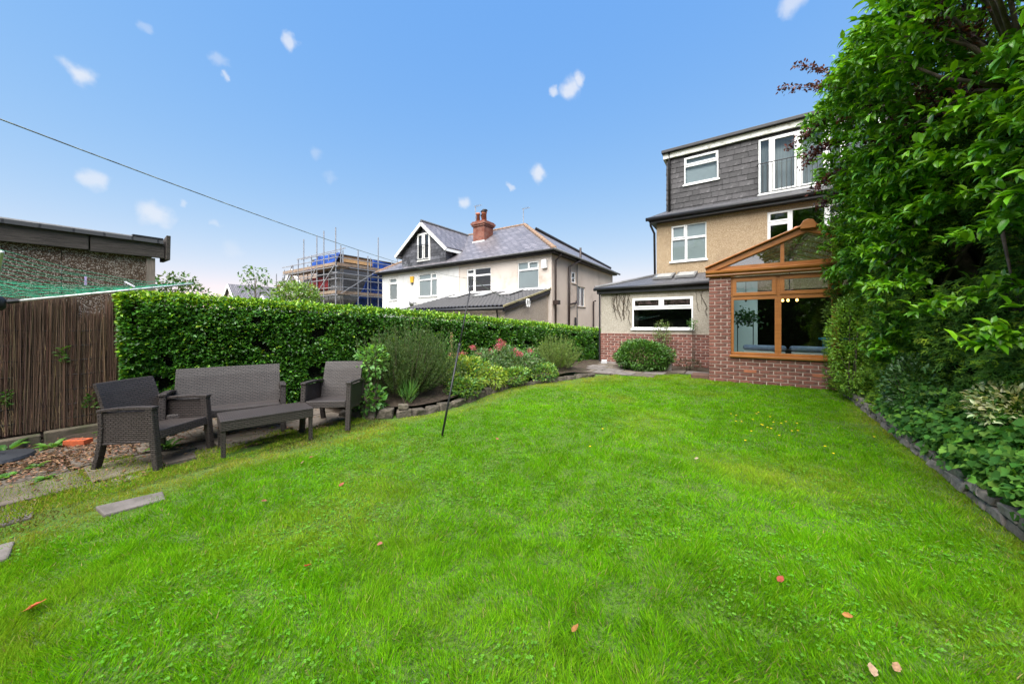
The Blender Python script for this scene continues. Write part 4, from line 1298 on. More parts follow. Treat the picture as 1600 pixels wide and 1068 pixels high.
    # pantiled lean-to at the back of the right half
    lx0, lx1, ly, lz, tz = -13.68, -7.66, 10.75, 2.02, 3.0
    wl = MB().poly([(lx1 - .12, ly + .2, 0), (lx1 - .12, YW, 0), (lx1 - .12, YW, tz - .05), (lx1 - .12, ly + .2, lz)]).poly([(lx0 + .1, ly + .2, 0), (lx1 - .12, ly + .2, 0), (lx1 - .12, ly + .2, lz), (lx0 + .1, ly + .2, lz)]).poly([(lx0 + .1, ly + .2, 0), (lx0 + .1, ly + .2, lz), (lx0 + .1, YW, tz - .05), (lx0 + .1, YW, 0)])
    lt = wl.build('lean_to', M['roughcast_pink'], root)
    nx, ny = 30 * 8, 12
    V, F = [], []
    slope = (tz - lz) / (YW - ly)
    for j in range(ny * 2):
        row, lo = j // 2, j % 2
        y = ly + (YW - .02 - ly) * (row + lo * .999) / ny
        for i in range(nx + 1):
            x = lx0 + (lx1 - lx0) * i / nx
            w_ = math.sin(2 * math.pi * (i / 8.0))
            V.append((x, y, lz + slope * (y - ly) + .06 + .035 * (w_ if w_ > -.4 else -.4) + (.035 if lo == 0 else 0)))
    for j in range(ny * 2 - 1):
        for i in range(nx):
            a = j * (nx + 1) + i
            F += [(a, a + 1, a + nx + 2), (a, a + nx + 2, a + nx + 1)]
    npmesh('pantile_roof', V, F, M['pantile'], parent=lt)['kind'] = 'stuff'
    MB().slab([(lx1 - .06, ly - .05, lz - .16), (lx1 - .06, YW, tz - .16), (lx1 - .06, YW, tz + .0), (lx1 - .06, ly - .05, lz + .0)], (.05, 0, 0)).build('verge_board', M['black'], lt)
    MB().slab([(lx1 - .02, ly - .05, lz + .03), (lx1 - .02, YW, tz + .03), (lx1 - .02, YW, tz + .1), (lx1 - .02, ly - .05, lz + .1)], (.05, 0, 0)).build('verge_mortar', M['ridge_clay2'], lt)
    MB().tube([(lx0, ly - .03, lz - .02), (lx1, ly - .03, lz - .02)], .07, 8).build('gutter', M['black'], lt, smooth=True)
    MB().tube([(lx1 - .35, ly - .02, lz - .05), (lx1 - .42, ly + .14, lz - .4), (lx1 - .42, ly + .14, .3)], .045, 7).build('downpipe', M['black'], lt)
    MB().slab([(lx0, YW - .16, tz + .02), (lx1, YW - .16, tz + .02), (lx1, YW - .01, tz + .14), (lx0, YW - .01, tz + .14)], (0, 0, .03)).build('flashing', M['lead'], lt)
    for x in (-13.0, -11.3, -9.7):
        f = lambda xx, y: (xx, y, lz + slope * (y - ly) + .12)
        k = MB().slab([f(x, 13.0), f(x + .78, 13.0), f(x + .78, 14.1), f(x, 14.1)], (0, 0, .05)).build('skylight', M['grey_pipe'], lt)
        g = lambda xx, y: (xx, y, lz + slope * (y - ly) + .174)
        MB().poly([g(x + .06, 13.06), g(x + .72, 13.06), g(x + .72, 14.04), g(x + .06, 14.04)]).build('pane', M['skylight2'], k)


M['ridge_clay2'] = simple('mossy_verge_mortar', (.30, .26, .14), (.2, .17, .09), 8, .9, bump=.5)
M['skylight2'] = simple('pale_skylight_glass', (.55, .56, .56), None, 3, .12, spec=.8)
neighbours()


# ================================================================== HOUSE UNDER REPAIR, SCAFFOLD
def building_site():
    b = empty('house_under_repair', (-28.5, 17, 0), label='grey block house under repair behind scaffolding, left of the white house', cat='house')
    MB().box(-31.6, -25.3, 14.5, 22, 0, 5.2).build('wall', M['block'], b)
    MB().box(-29.6, -25.6, 14.7, 20, 5.201, 6.55).build('loft_wall', M['slate2'], b)
    MB().box(-25.58, -25.5, 14.6, 17.2, 6.15, 6.6).build('timber_fascia', M['wood_new'], b)
    MB().box(-29.9, -25.4, 14.4, 20.4, 6.62, 6.70).build('roof_board', M['wood_grey'], b)
    MB().slab([(-35.5, 14.6, 4.6), (-33.6, 14.6, 6.1), (-31.7, 14.6, 4.6)], (0, 6, 0)).build('bay_gable', M['plank'], b)
    MB().box(-35.3, -31.8, 14.8, 20, 0, 4.6).build('bay_wall', M['render_white'], b)
    for s in (0, 1):
        MB().bar((-35.7 if s == 0 else -31.5, 14.45, 4.5), (-33.6, 14.45, 6.2), .1, .22).build('bargeboard', M['upvc'], b)
    for x in (-34.6, -33.2):
        window(b, TF(14.8 - .002), x, x + .9, 2.7, 4.0, [(0, 1, 0, 1, False)], M['upvc'], M['glass'], M['dark_room'], .09, -.02)
    MB().slab([(-25.3, 17.5, 5.2), (-25.3, 22, 5.2), (-25.3, 22, 6.6)], (-3, 0, 0)).build('roof_slope', M['slate_roof'], b)
    ch = MB().box(-25.9, -25.2, 20.3, 21.2, 5.5, 7.0).build('chimney', M['chimney'], b)
    for y in (20.5, 20.9): MB().lathe([(.17, 0), (.13, .3), (.16, .32)], (-25.5, y, 7.0), 9).build('chimney_pot', M['clay'], ch)
    # sheets
    def sheet3(name, pts_grid, mat, lab, sag=.15, seed=0):
        g = np.array(pts_grid, float)      # 2x2 corners -> grid with folds
        n, k = 22, 14
        u = np.linspace(0, 1, n)[None, :, None]; v = np.linspace(0, 1, k)[:, None, None]
        P = (g[0] * (1 - u) + g[1] * u) * (1 - v) + (g[2] * (1 - u) + g[3] * u) * v
        P = P.reshape(-1, 3)
        nrm = np.cross(g[1] - g[0], g[2] - g[0]); nrm /= np.linalg.norm(nrm)
        P = P + nrm * ((fbm(P, .9, seed) - .5) * sag * 3)[:, None] + np.array([0, 0, 1]) * ((vnoise(P, .8, seed + 5) - .5) * sag)[:, None]
        i = np.arange((k - 1) * n).reshape(k - 1, n)[:, :-1].ravel()
        F = np.concatenate([np.stack([i, i + 1, i + n + 1], 1), np.stack([i, i + n + 1, i + n], 1)])
        o = npmesh(name, P, F, mat, smooth=True)
        m = o.modifiers.new('thick', 'SOLIDIFY'); m.thickness = .02
        return tag(o, lab, 'tarpaulin' if 'tarp' in name else 'sheet')
    sheet3('tarpaulin', [(-30.9, 14.1, 5.45), (-25.6, 14.1, 6.1), (-28.6, 14.35, 6.85), (-25.35, 14.35, 6.80)], M['tarp'], 'crumpled blue tarpaulin over the loft wall at the scaffold top', .10, 60)
    sheet3('tarpaulin', [(-25.2, 16.9, 5.3), (-25.2, 20.2, 5.6), (-25.25, 16.9, 6.6), (-25.25, 20.6, 6.45)], M['tarp'], 'blue tarpaulin beside the new timber board below the chimney', .06, 65)
    sheet3('tarpaulin', [(-25.1, 15.0, 2.2), (-25.1, 20.5, 2.2), (-25.1, 16.4, 5.1), (-25.1, 20.5, 5.1)], M['tarp'], 'large dark blue tarpaulin hanging below the scaffold deck', .06, 70)
    sheet3('red_sheet', [(-30.0, 14.35, 4.1), (-27.2, 14.35, 4.1), (-30.0, 14.35, 5.15), (-27.2, 14.35, 5.15)], M['redsheet'], 'red plastic sheet below the upper scaffold deck', .1, 75)
    sheet3('red_sheet', [(-29.9, 14.5, 5.55), (-26.9, 14.5, 5.65), (-29.6, 14.6, 6.0), (-26.9, 14.6, 6.1)], M['redsheet'], 'red plastic strip showing under the blue tarpaulin', .05, 80)
    # scaffold
    s = empty('scaffolding', (-28, 13.2, 0), label='galvanised tube scaffolding with plank decks around the grey house', cat='scaffolding')
    def P_(x, y, top, base=0): MB().bar((x, y, base), (x, y, top), .055, .055, (0, 1, 0)).build('standard', M['metal'], s)
    for x, top in ((-31.9, 5.9), (-30.4, 6.1), (-28.6, 8.0), (-26.6, 8.0), (-25.6, 8.2), (-24.0, 8.2)): P_(x, 13.2, top)
    for x, top in ((-31.9, 5.9), (-28.6, 6.9), (-25.2, 7.3)): P_(x, 14.25, top)
    for y, top in ((14.9, 6.9), (16.6, 8.2), (20.4, 8.4)): P_(-24.0, y, top)
    for z in (3.45, 4.0, 4.6, 5.45, 6.1, 6.45):
        x0 = -32.2 if z < 6.2 else -29
        MB().bar((x0, 13.17, z), (-23.7, 13.17, z), .05, .05).build('ledger', M['metal'], s)
        if z != 6.45: MB().bar((-23.97, 12.9, z + .05), (-23.97, 20.6, z + .05), .05, .05).build('ledger', M['metal'], s)
    for x, top in ((-33.4, 5.7), (-27.4, 6.6), (-29.5, 6.6)): P_(x, 13.2, top)
    for x, top in ((-30.2, 6.3), (-26.9, 6.9), (-33.2, 5.4)): P_(x, 14.25, top)
    for y, top in ((15.7, 6.6), (18.4, 7.2)): P_(-24.0, y, top)
    for y, top in ((14.3, 6.9), (16.6, 6.7), (18.6, 6.7)): P_(-25.0, y, top)
    for a, b in (((-33, 13.25, 3.4), (-30.6, 13.25, 6.2)), ((-28.6, 13.1, 3.5), (-26.6, 13.1, 5.5)), ((-24, 13.1, 5.5), (-26.6, 13.1, 3.5)), ((-23.9, 13.4, 3.5), (-23.9, 16.4, 5.5)), ((-29.5, 13.1, 6.5), (-24.5, 14.2, 7.0))):
        MB().bar(a, b, .05, .05).build('brace', M['metal'], s)
    for z in (1.6, 2.6, 5.0):
        MB().bar((-33.6, 13.17, z), (-23.7, 13.17, z), .05, .05).build('ledger', M['metal'], s)
        MB().bar((-23.97, 12.9, z + .05), (-23.97, 20.6, z + .05), .05, .05).build('ledger', M['metal'], s)
    for z in (3.52, 5.52):
        for i in range(4):
            MB().box(-32.2 + .1 * (i % 2), -23.8, 13.25 + i * .24, 13.47 + i * .24, z, z + .05).build('deck_board', M['plank'], s)
            MB().box(-25.0 + i * .24, -24.78 + i * .24, 14.25, 20.6, z, z + .05).build('deck_board', M['plank'], s)
        MB().box(-32.2, -24.05, 13.205, 13.235, z + .06, z + .27).build('toe_board', M['plank'], s)
        MB().box(-24.07, -24.03, 13.3, 20.5, z + .06, z + .27).build('toe_board', M['plank'], s)


building_site()


def far_house():
    b = empty('distant_house', (-55.5, 20, 0), label='distant slate roofed house with white gable boards beyond the hedge', cat='house')
    xg, yg, zr, hw, k = -55.4, 16.6, 6.5, 4.6, .95
    MB().slab([(xg - hw, yg, 0), (xg + hw, yg, 0), (xg + hw, yg, zr - hw * k), (xg, yg, zr - .1), (xg - hw, yg, zr - hw * k)], (0, 9, 0)).build('wall', M['render_cream'], b)
    r = MB()
    for s in (-1, 1):
        r.slab([(xg + s * (hw + .3), yg - .3, zr - (hw + .3) * k), (xg, yg - .3, zr), (xg, yg + 9.3, zr), (xg + s * (hw + .3), yg + 9.3, zr - (hw + .3) * k)], (0, 0, .08))
        MB().bar((xg + s * (hw + .3), yg - .34, zr - (hw + .3) * k - .1), (xg, yg - .34, zr - .1), .06, .3).build('bargeboard', M['upvc'], b)
    r.build('roof', M['slate_roof'], b)
    window(b, TF(yg - .01), xg - .5, xg + .7, 3.6, 4.9, [(0, .5, 0, 1, False), (.5, 1, 0, 1, False)], M['upvc'], M['glass'], M['dark_room'], .12, -.03)
    c = MB().box(xg - .5, xg + .5, yg + 5.5, yg + 6.8, 6.0, 7.0).build('chimney', M['chimney'], b)
    MB().lathe([(.28, 0), (.22, .7), (.3, .8), (.25, 1.1)], (xg, yg + 6.3, 7.0), 9).build('chimney_pot', M['lead_dark'], c)
    MB().bar((xg, yg + 4.2, 6.4), (xg, yg + 4.2, 8.1), .05, .05, (0, 1, 0)).bar((xg - .5, yg + 4.2, 8.1), (xg + .5, yg + 4.2, 8.1), .05, .05).build('aerial', M['metal'], b)
    # white-gabled neighbour partly hidden by the apple tree
    b2 = empty('distant_gable', (-46, 17, 0), label='white edged slate gable low behind the small leafy tree', cat='house')
    MB().slab([(-47.8, 17, 0), (-44.8, 17, 0), (-44.8, 17, 3.6), (-46.3, 17, 4.6), (-47.8, 17, 3.6)], (0, 6, 0)).build('wall', M['render_white'], b2)
    r = MB()
    for s in (-1, 1):
        r.slab([(-46.3 + s * 1.9, 16.8, 3.4), (-46.3, 16.8, 4.7), (-46.3, 23, 4.7), (-46.3 + s * 1.9, 23, 3.4)], (0, 0, .08))
        MB().bar((-46.3 + s * 1.9, 16.77, 3.35), (-46.3, 16.77, 4.65), .05, .2).build('bargeboard', M['upvc'], b2)
    r.build('roof', M['slate_roof'], b2)


far_house()


# ================================================================== GARAGE, REED SCREEN
def garage():
    X = -7.05
    g = empty('garage', (-8.6, -1.5, 0), label='brown pebbledashed garage with weathered timber fascia on the left', cat='garage')
    yend, y0 = 1.2, -4.8
    i = 0
    y = yend
    while y > y0:
        MB().box(X - .08, X, y - .785, y, 0, 2.36).build('wall_panel', M['garage_dash'], g, bevel=.004)
        y -= .79; i += 1
    MB().box(-10.2, X - .081, yend - .08, yend, 0, 2.36).box(-10.2, X - .081, y0, y0 + .08, 0, 2.36).box(-10.3, -10.2, y0, yend, 0, 2.3).build('rear_wall', M['garage_dash'], g)
    MB().box(X - .04, X + .03, yend - .055, yend + .03, 0, 2.34).build('corner_post', M['wood_post'], g)
    MB().slab([(-10.5, y0 - .2, 2.46), (X + .1, y0 - .2, 2.50), (X + .1, yend + .1, 2.55), (-10.5, yend + .1, 2.50)], (0, 0, .05)).build('roof', M['slate_flat'], g)
    f = [(-4.9, -2.3), (-2.28, -.35), (-.33, .62), (.635, yend + .12)]
    for a, b in f:
        MB().hexa([(X + .02, a, 2.335), (X + .065, a, 2.335), (X + .065, b, 2.35), (X + .02, b, 2.35)], [(X + .02, a, 2.535), (X + .065, a, 2.535), (X + .065, b, 2.565), (X + .02, b, 2.565)]).build('fascia_board', M['wood_grey'], g, bevel=.006)
    MB().slab([(X - .28, yend + .13, 2.33), (X + .09, yend + .13, 2.33), (X + .12, yend + .13, 2.68), (X - .28, yend + .13, 2.6)], (0, .045, 0)).build('end_board', M['wood_grey'], g, bevel=.006)
    MB().box(X - .3, X + .1, yend - .2, yend + .1, 2.606, 2.63).build('roof_felt_flap', M['black'], g)
    MB().tube([(X + .045, -4.9, 2.57), (X + .045, 1.1, 2.60)], .022, 6).build('drip_edge', M['lead_dark'], g)


garage()


def reed_screen():
    X = -6.96
    o = empty('reed_screen', (X, -.8, 0), label='brown reed screen fence in front of the garage wall', cat='screen')
    n = 9000
    y = rng.uniform(-3.2, 1.12, n)
    top = 1.45 + .06 * rng.standard_normal(n) + .12 * np.clip((y + .2), 0, 1) - .22 * (vnoise(np.stack([y, y * 0], 1), 3, 90) < .3)
    c = np.column_stack([X + .02 * rng.standard_normal(n), y, .12 + .03 * rng.random(n)])
    t = np.column_stack([.010 * rng.standard_normal(n), .018 * rng.standard_normal(n), np.ones(n)])
    sets = []
    prism = (np.array([(-.5, 0, 0), (.5, 0, 0), (0, 0, .0035), (-.4, 1, 0), (.4, 1, 0), (0, 1, .003)], float), [(0, 1, 4), (0, 4, 3), (1, 2, 5), (1, 5, 4), (2, 0, 3), (2, 3, 5)])
    cols = pick([(.20, .132, .092), (.18, .118, .082), (.215, .145, .10), (.16, .105, .074), (.32, .23, .14)], n, .2, [.33, .3, .2, .14, .03])
    V, F, k = scatter(c, t, np.tile([1.0, 0, 0], (n, 1)), top, .003 + .003 * rng.random(n), prism)
    sets.append((V, F, np.repeat(cols, k, 0)))
    r = join_leaves('reeds', sets, M['litter'], o); r['kind'] = 'stuff'
    # lighter snapped reeds
    n = 2600
    c = np.column_stack([X + .025 + .01 * rng.random(n), rng.uniform(-3, 1.1, n), .15 + 1.1 * rng.random(n) ** 1.5])
    t = np.column_stack([.02 * rng.standard_normal(n), .12 * rng.standard_normal(n), np.ones(n)])
    V, F, k = scatter(c, t, np.tile([1.0, 0, 0], (n, 1)), .04 + .16 * rng.random(n), .005, prism)
    r = join_leaves('snapped_reeds', [(V, F, np.repeat(pick([(.36, .25, .13), (.2, .14, .09), (.13, .09, .07)], n), k, 0))], M['litter'], o); r['kind'] = 'stuff'
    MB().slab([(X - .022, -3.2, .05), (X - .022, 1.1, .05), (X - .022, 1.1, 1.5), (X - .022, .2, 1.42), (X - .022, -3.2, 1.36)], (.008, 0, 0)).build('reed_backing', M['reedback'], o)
    for z in (.25, .42, .60, .78, .96, 1.14, 1.32):
        pts = [(X + .03 + .006 * math.sin(i * 2.1), -3.2 + i * .2, z + .01 * math.sin(i * 1.3)) for i in range(23)]
        MB().tube(pts, .004, 4).build('wire_tie', M['iron'], o)
    for y in (-2.6, -.9, .9):
        MB().box(X - .06, X - .025, y, y + .045, 0, 1.6).build('post', M['wood_grey'], o)
    s = empty('timber_sleeper', (-6.8, -1, 0), label='old timber edging along the foot of the reed screen', cat='edging')
    for a, b in ((-3.2, -.9), (-.88, .25), (.27, 1.15)):
        MB().box(-6.86, -6.74, a, b, 0, .13 + random.uniform(-.01, .015)).build('timber', M['wood_edge'], s, bevel=.012)


M['reedback'] = simple('brown_reed_backing', (.16, .106, .075), (.13, .086, .06), 20, .95, stretch=(1, 20, 1))  # plain brown panel closing the gaps behind the reeds
M['wood_edge'] = simple('mossy_edging_timber', (.13, .105, .075), (.07, .06, .04), 4, .9, bump=.6, bscale=20, dirt=(.06, .07, .025), dscale=4)
reed_screen()


# ================================================================== ROTARY AIRER
def airer():
    hx_, hy = -5.55, -.05
    zh, zt, L_ = 1.60, 1.89, 1.36
    o = empty('rotary_airer', (hx_, hy, 0), label='rotary clothes airer with green lines and pale metal arms', cat='clothes airer')
    MB().tube([(hx_, hy, 0), (hx_, hy, 1.9)], .022, 10).build('post', M['alu'], o, smooth=True)
    MB().lathe([(.05, 0), (.07, .03), (.07, .10), (.045, .13)], (hx_, hy, zh - .08), 12).build('hub', M['black'], o, smooth=True)
    MB().lathe([(.03, 0), (.05, .04), (.05, .1), (.02, .12)], (hx_, hy, 1.86), 12).build('top_cap', M['black'], o, smooth=True)
    tips, ins = [], []
    a0 = R(92)
    for k in range(4):
        a = a0 + k * math.pi / 2
        d = Vector((math.cos(a), math.sin(a), 0))
        p0 = Vector((hx_, hy, zh)) + d * .07
        p1 = Vector((hx_, hy, zt)) + d * L_
        MB().tube([p0, p1], .011, 8).build('arm', M['alu'], o, smooth=True)
        MB().tube([p0, p0 + (p1 - p0) * .05], .02, 8).build('arm_socket', M['black'], o)
        ins.append((p0, p1))
    lines = MB()
    rings = 12
    for r in range(rings):
        f = .25 + .75 * r / (rings - 1)
        for k in range(4):
            p = ins[k][0].lerp(ins[k][1], f) + Vector((0, 0, .012)); q = ins[(k + 1) % 4][0].lerp(ins[(k + 1) % 4][1], f) + Vector((0, 0, .012))
            pts = []
            for i in range(9):
                t = i / 8
                v = p.lerp(q, t); v.z -= (.02 + .05 * f * random.uniform(.6, 1.5)) * 4 * t * (1 - t)
                pts.append(v)
            MB().tube(pts, .0018, 5).build('line', M['line_green'], o)
    def peg(p, mat, lab, tilt):
        e = empty('clothes_peg', p, label=lab, cat='peg')
        for s in (-1, 1):
            MB().bar((p[0] + s * .006, p[1], p[2] + .03), (p[0] + s * .006 + tilt[0], p[1] + tilt[1], p[2] - .05 + tilt[2]), .009, .012).build('leg', mat, e)
        MB().box(p[0] - .009, p[0] + .009, p[1] - .006, p[1] + .006, p[2] - .004, p[2] + .012).build('spring', M['metal'], e)
    return peg


peg = airer()


# ================================================================== GARDEN FURNITURE
def rattan_seat(name, w, loc, rz, label, cat, group=None):
    """+X is the front; w = overall width"""
    o = empty(name, loc, rz, label, cat, group)
    m = M['rattan']
    h = w / 2
    B = lambda mb, nm, bv=.008: mb.build(nm, m, o, bevel=bv, local=True)
    for s in (-1, 1):
        y0, y1 = s * (h - .058), s * h
        ya, yb = min(y0, y1), max(y0, y1)
        # front leg runs straight up into the arm, leaning back
        B(MB().hexa([(.245, ya, 0), (.29, ya, 0), (.29, yb, 0), (.245, yb, 0)], [(.165, ya, .575), (.235, ya, .575), (.235, yb, .575), (.165, yb, .575)]), 'leg')
        # splayed curved rear leg
        pts = [(-.34, 0), (-.305, .12), (-.275, .26), (-.265, .40), (-.275, .53)]
        mm = MB()
        for (xa, za), (xb, zb) in zip(pts[:-1], pts[1:]):
            mm.hexa([(xa - .022, ya, za), (xa + .022, ya, za), (xa + .022, yb, za), (xa - .022, yb, za)], [(xb - .022, ya, zb), (xb + .022, ya, zb), (xb + .022, yb, zb), (xb - .022, yb, zb)])
        B(mm, 'leg', .006)
        # woven side panel
        yi = s * (h - .032)
        B(MB().slab([(-.262, yi, .245), (0, yi, .262), (.235, yi, .285), (.185, yi, .555), (-.268, yi, .535)], (0, s * .018, 0)), 'side_panel', .003)
        # rolled arm
        at = [(.245, .585), (.10, .583), (-.08, .575), (-.30, .548)]
        mm = MB()
        for (xa, za), (xb, zb) in zip(at[:-1], at[1:]):
            mm.hexa([(xb, ya - .004, zb - .012), (xa, ya - .004, za - .012), (xa, yb + .004, za - .012), (xb, yb + .004, zb - .012)], [(xb, ya - .004, zb + .016), (xa, ya - .004, za + .016), (xa, yb + .004, za + .016), (xb, yb + .004, zb + .016)])
        B(mm, 'arm', .006)
        # bottom rail of the side
        B(MB().bar((-.262, yi + s * .009, .243), (.26, yi + s * .009, .283), .028, .02), 'side_rail', .004)
    hi = h - .06
    B(MB().hexa([(-.235, -hi, .285), (.262, -hi, .285), (.262, hi, .285), (-.235, hi, .285)], [(-.235, -hi, .335), (.250, -hi, .372), (.250, hi, .372), (-.235, hi, .335)]), 'seat', .01)
    # back: slightly curved, leaning
    n = 7
    prof = [(-.205, .335), (-.24, .45), (-.285, .58), (-.325, .70), (-.365, .80)]
    mm = MB()
    hb = h - .048
    for (xa, za), (xb, zb) in zip(prof[:-1], prof[1:]):
        for i in range(n):
            y0, y1 = -hb + 2 * hb * i / n, -hb + 2 * hb * (i + 1) / n
            bow = lambda y: -.02 * (1 - (y / hb) ** 2)
            mm.hexa([(xa - .035 + bow(y0), y0, za), (xa + bow(y0), y0, za), (xa + bow(y1), y1, za), (xa - .035 + bow(y1), y1, za)],
                    [(xb - .035 + bow(y0), y0, zb), (xb + bow(y0), y0, zb), (xb + bow(y1), y1, zb), (xb - .035 + bow(y1), y1, zb)])
    mm.build('backrest', m, o, local=True)
    return o


def furniture():
    z = lambda y: float(gz(y)) + .018
    rattan_seat('garden_armchair', .60, (-4.90, .90, z(.9)), R(32), 'brown rattan armchair nearest the reed screen, seen from its side', 'armchair', 'rattan garden set')
    rattan_seat('garden_armchair', .60, (-4.52, 2.46, z(2.5)), R(-50), 'brown rattan armchair at the right end of the seating group', 'armchair', 'rattan garden set')
    rattan_seat('garden_sofa', 1.14, (-5.22, 1.55, z(1.55)), R(-20), 'brown rattan two-seat sofa against the hedge', 'sofa', 'rattan garden set')
    o = empty('coffee_table', (-4.50, 1.68, z(1.7)), R(-12), 'low brown rattan coffee table in front of the sofa', 'table', 'rattan garden set')
    m = M['rattan']
    MB().box(-.23, .23, -.42, .42, .352, .372).build('tabletop', m, o, bevel=.006, local=True)
    for a in (-1, 1):
        MB().box(a * .222 - .008, a * .222 + .008, -.415, .415, .265, .351).build('apron', m, o, local=True)
        MB().box(-.212, .212, a * .407 - .008, a * .407 + .008, .265, .351).build('apron', m, o, local=True)
        for b in (-1, 1):
            MB().box(a * .205 - .019, a * .205 + .019, b * .392 - .019, b * .392 + .019, 0, .264).build('leg', m, o, bevel=.004, local=True)


furniture()


# ================================================================== SMALL THINGS ON THE PATIO
def small_things():
    o = empty('loose_brick', (-6.25, .48, .03), R(40), 'bright orange perforated brick beside the reed screen', 'brick')
    MB().box(-.105, .105, -.05, .05, 0, .07).build('body', M['orange_brick'], o, bevel=.004, local=True)
    for i in range(3):
        MB().box(-.075 + i * .055, -.04 + i * .055, -.018, .018, .0702, .0712).build('painted_hole', M['dark_room'], o, local=True)  # thin dark pads on the top face, coloured as the shade inside holes
    o = empty('parasol_base', (-6.22, -.06, .03), 0, 'dark round parasol base on the paving at the left edge', 'parasol base')
    MB().lathe([(.26, 0), (.265, .02), (.25, .045), (.08, .06), (.05, .075)], (0, 0, 0), 28).build('disc', M['base'], o, smooth=False, local=True)
    MB().lathe([(.03, .075), (.03, .16)], (0, 0, 0), 12).build('sleeve', M['black'], o, local=True)
    # leaf litter on the paving
    n = 2600
    x = np.concatenate([rng.normal(-5.75, .3, n), rng.uniform(-6.7, -4.4, 900)]); y = np.concatenate([rng.normal(.35, .42, n), rng.uniform(-1, 2.7, 900)])
    c = np.column_stack([x, y, gz(y) + .035 + .012 * rng.random(len(x))])
    t = rdir(len(x)); t[:, 2] *= .15
    nn = np.tile([0, 0, 1.0], (len(x), 1)) + .5 * rdir(len(x))
    o = leaves('leaf_litter', c, t, nn, .018 + .028 * rng.random(len(x)), .012 + .014 * rng.random(len(x)), T_DIAMOND, pick([(.16, .085, .045), (.10, .055, .03), (.22, .13, .07), (.28, .16, .10), (.06, .035, .02)], len(x), .2), M['litter'])
    tag(o, 'dry brown leaf litter lying on the paving', 'leaf litter', kind='stuff')
    # low moss and sparse grass between slabs under the furniture
    n = 26000
    x = rng.uniform(-6.6, -4.0, n); y = rng.uniform(-.8, 2.95, n)
    P = np.stack([x, y], 1)
    k = (fbm(P, 2.2, 71) > .50) & (rng.random(n) < np.clip((x + 6.9) / 2.4, .08, 1))
    x, y = x[k], y[k]
    c = np.column_stack([x, y, gz(y) + .02])
    t = rdir(len(x)) * .6 + np.array([0, 0, .8])
    o = leaves('moss_tufts', c, t, rdir(len(x)), .012 + .022 * rng.random(len(x)), .006, T_BLADE, pick([(.10, .12, .025), (.07, .085, .02), (.15, .13, .05)], len(x), .25), M['grass'])
    tag(o, 'thin moss and stray grass between the paving slabs', 'moss', kind='stuff')

    # little weeds
    def weed(x, y, s, nl, label, pal, tm=T_LEAF, up=.55):
        z = float(gz(y)) + .03
        o = empty('weed', (x, y, z), 0, label, 'weed', 'weeds growing in the patio joints')
        a = rng.random(nl) * 6.28
        t = np.column_stack([np.cos(a), np.sin(a), up * (.4 + rng.random(nl))])
        c = np.tile([x, y, z], (nl, 1)) + .15 * s * rdir(nl) * np.array([1, 1, .2]) + unit(t) * s * .25 * rng.random((nl, 1))
        leaves('foliage', c, t, np.tile([0, 0, 1.0], (nl, 1)), s * (.5 + .5 * rng.random(nl)), s * .42, tm, pick(pal, nl), M['leaf'], o)
        MB().tube([(x, y, z - .02), (x + .005, y, z + s * .35)], .004, 5).build('stem', M['stemgreen'], o)
    G1 = [(.08, .2, .03), (.11, .25, .04), (.06, .16, .03)]
    for x, y, s, n, lab in ((-6.62, .02, .16, 9, 'broad leaved weed at the foot of the reed screen by the left edge'), (-6.35, .30, .14, 14, 'leafy weed against the timber edging left of the orange brick'),
                            (-6.42, .74, .17, 18, 'dense leafy weed right of the orange brick'), (-5.6, .18, .10, 10, 'small weed among the leaf litter near the paving middle'),
                            (-5.45, .02, .11, 12, 'low weed beside the dark parasol base'), (-5.12, .22, .09, 10, 'small weed on the paving in front of the near armchair'), (-5.2, 1.0, .18, 10, 'straggly weed under the near armchair')):
        weed(x, y, s, n, lab, G1)
    # sprigs poking through the reed screen
    for k, (y, z) in enumerate(((.42, 1.02), (.62, .42), (.02, .55))):
        n = 26
        o = empty('reed_sprig', (-6.93, y, z), 0, ['fern-like green sprig halfway up the reed screen', 'green sprig low on the reed screen behind the armchair', 'green sprig low on the reed screen at the left'][k], 'sprig')
        c = np.column_stack([np.full(n, -6.91), y + .02 * rng.standard_normal(n), z + np.linspace(-.09, .1, n)])
        t = np.column_stack([.4 + .4 * rng.random(n), .8 * rng.standard_normal(n), .3 * np.ones(n)])
        leaves('foliage', c, t, rdir(n) + np.array([1.0, 0, .6]), .05, .02, T_LEAF, pick(G1, n), M['leaf'], o)
    peg((-4.93, .42, 1.80), M['lilac'], 'lilac clothes peg hanging on the green airer lines', (0, 0, 0))
    peg((-5.1, .68, 1.79), M['peg_grey'], 'pale grey clothes peg lying tilted on the airer lines', (.05, .06, .03))


M['base'] = simple('dark_grey_plastic', (.03, .033, .04), None, 4, .55)
M['stemgreen'] = simple('green_stem', (.10, .18, .05), (.08, .12, .05), 9, .7)
small_things()


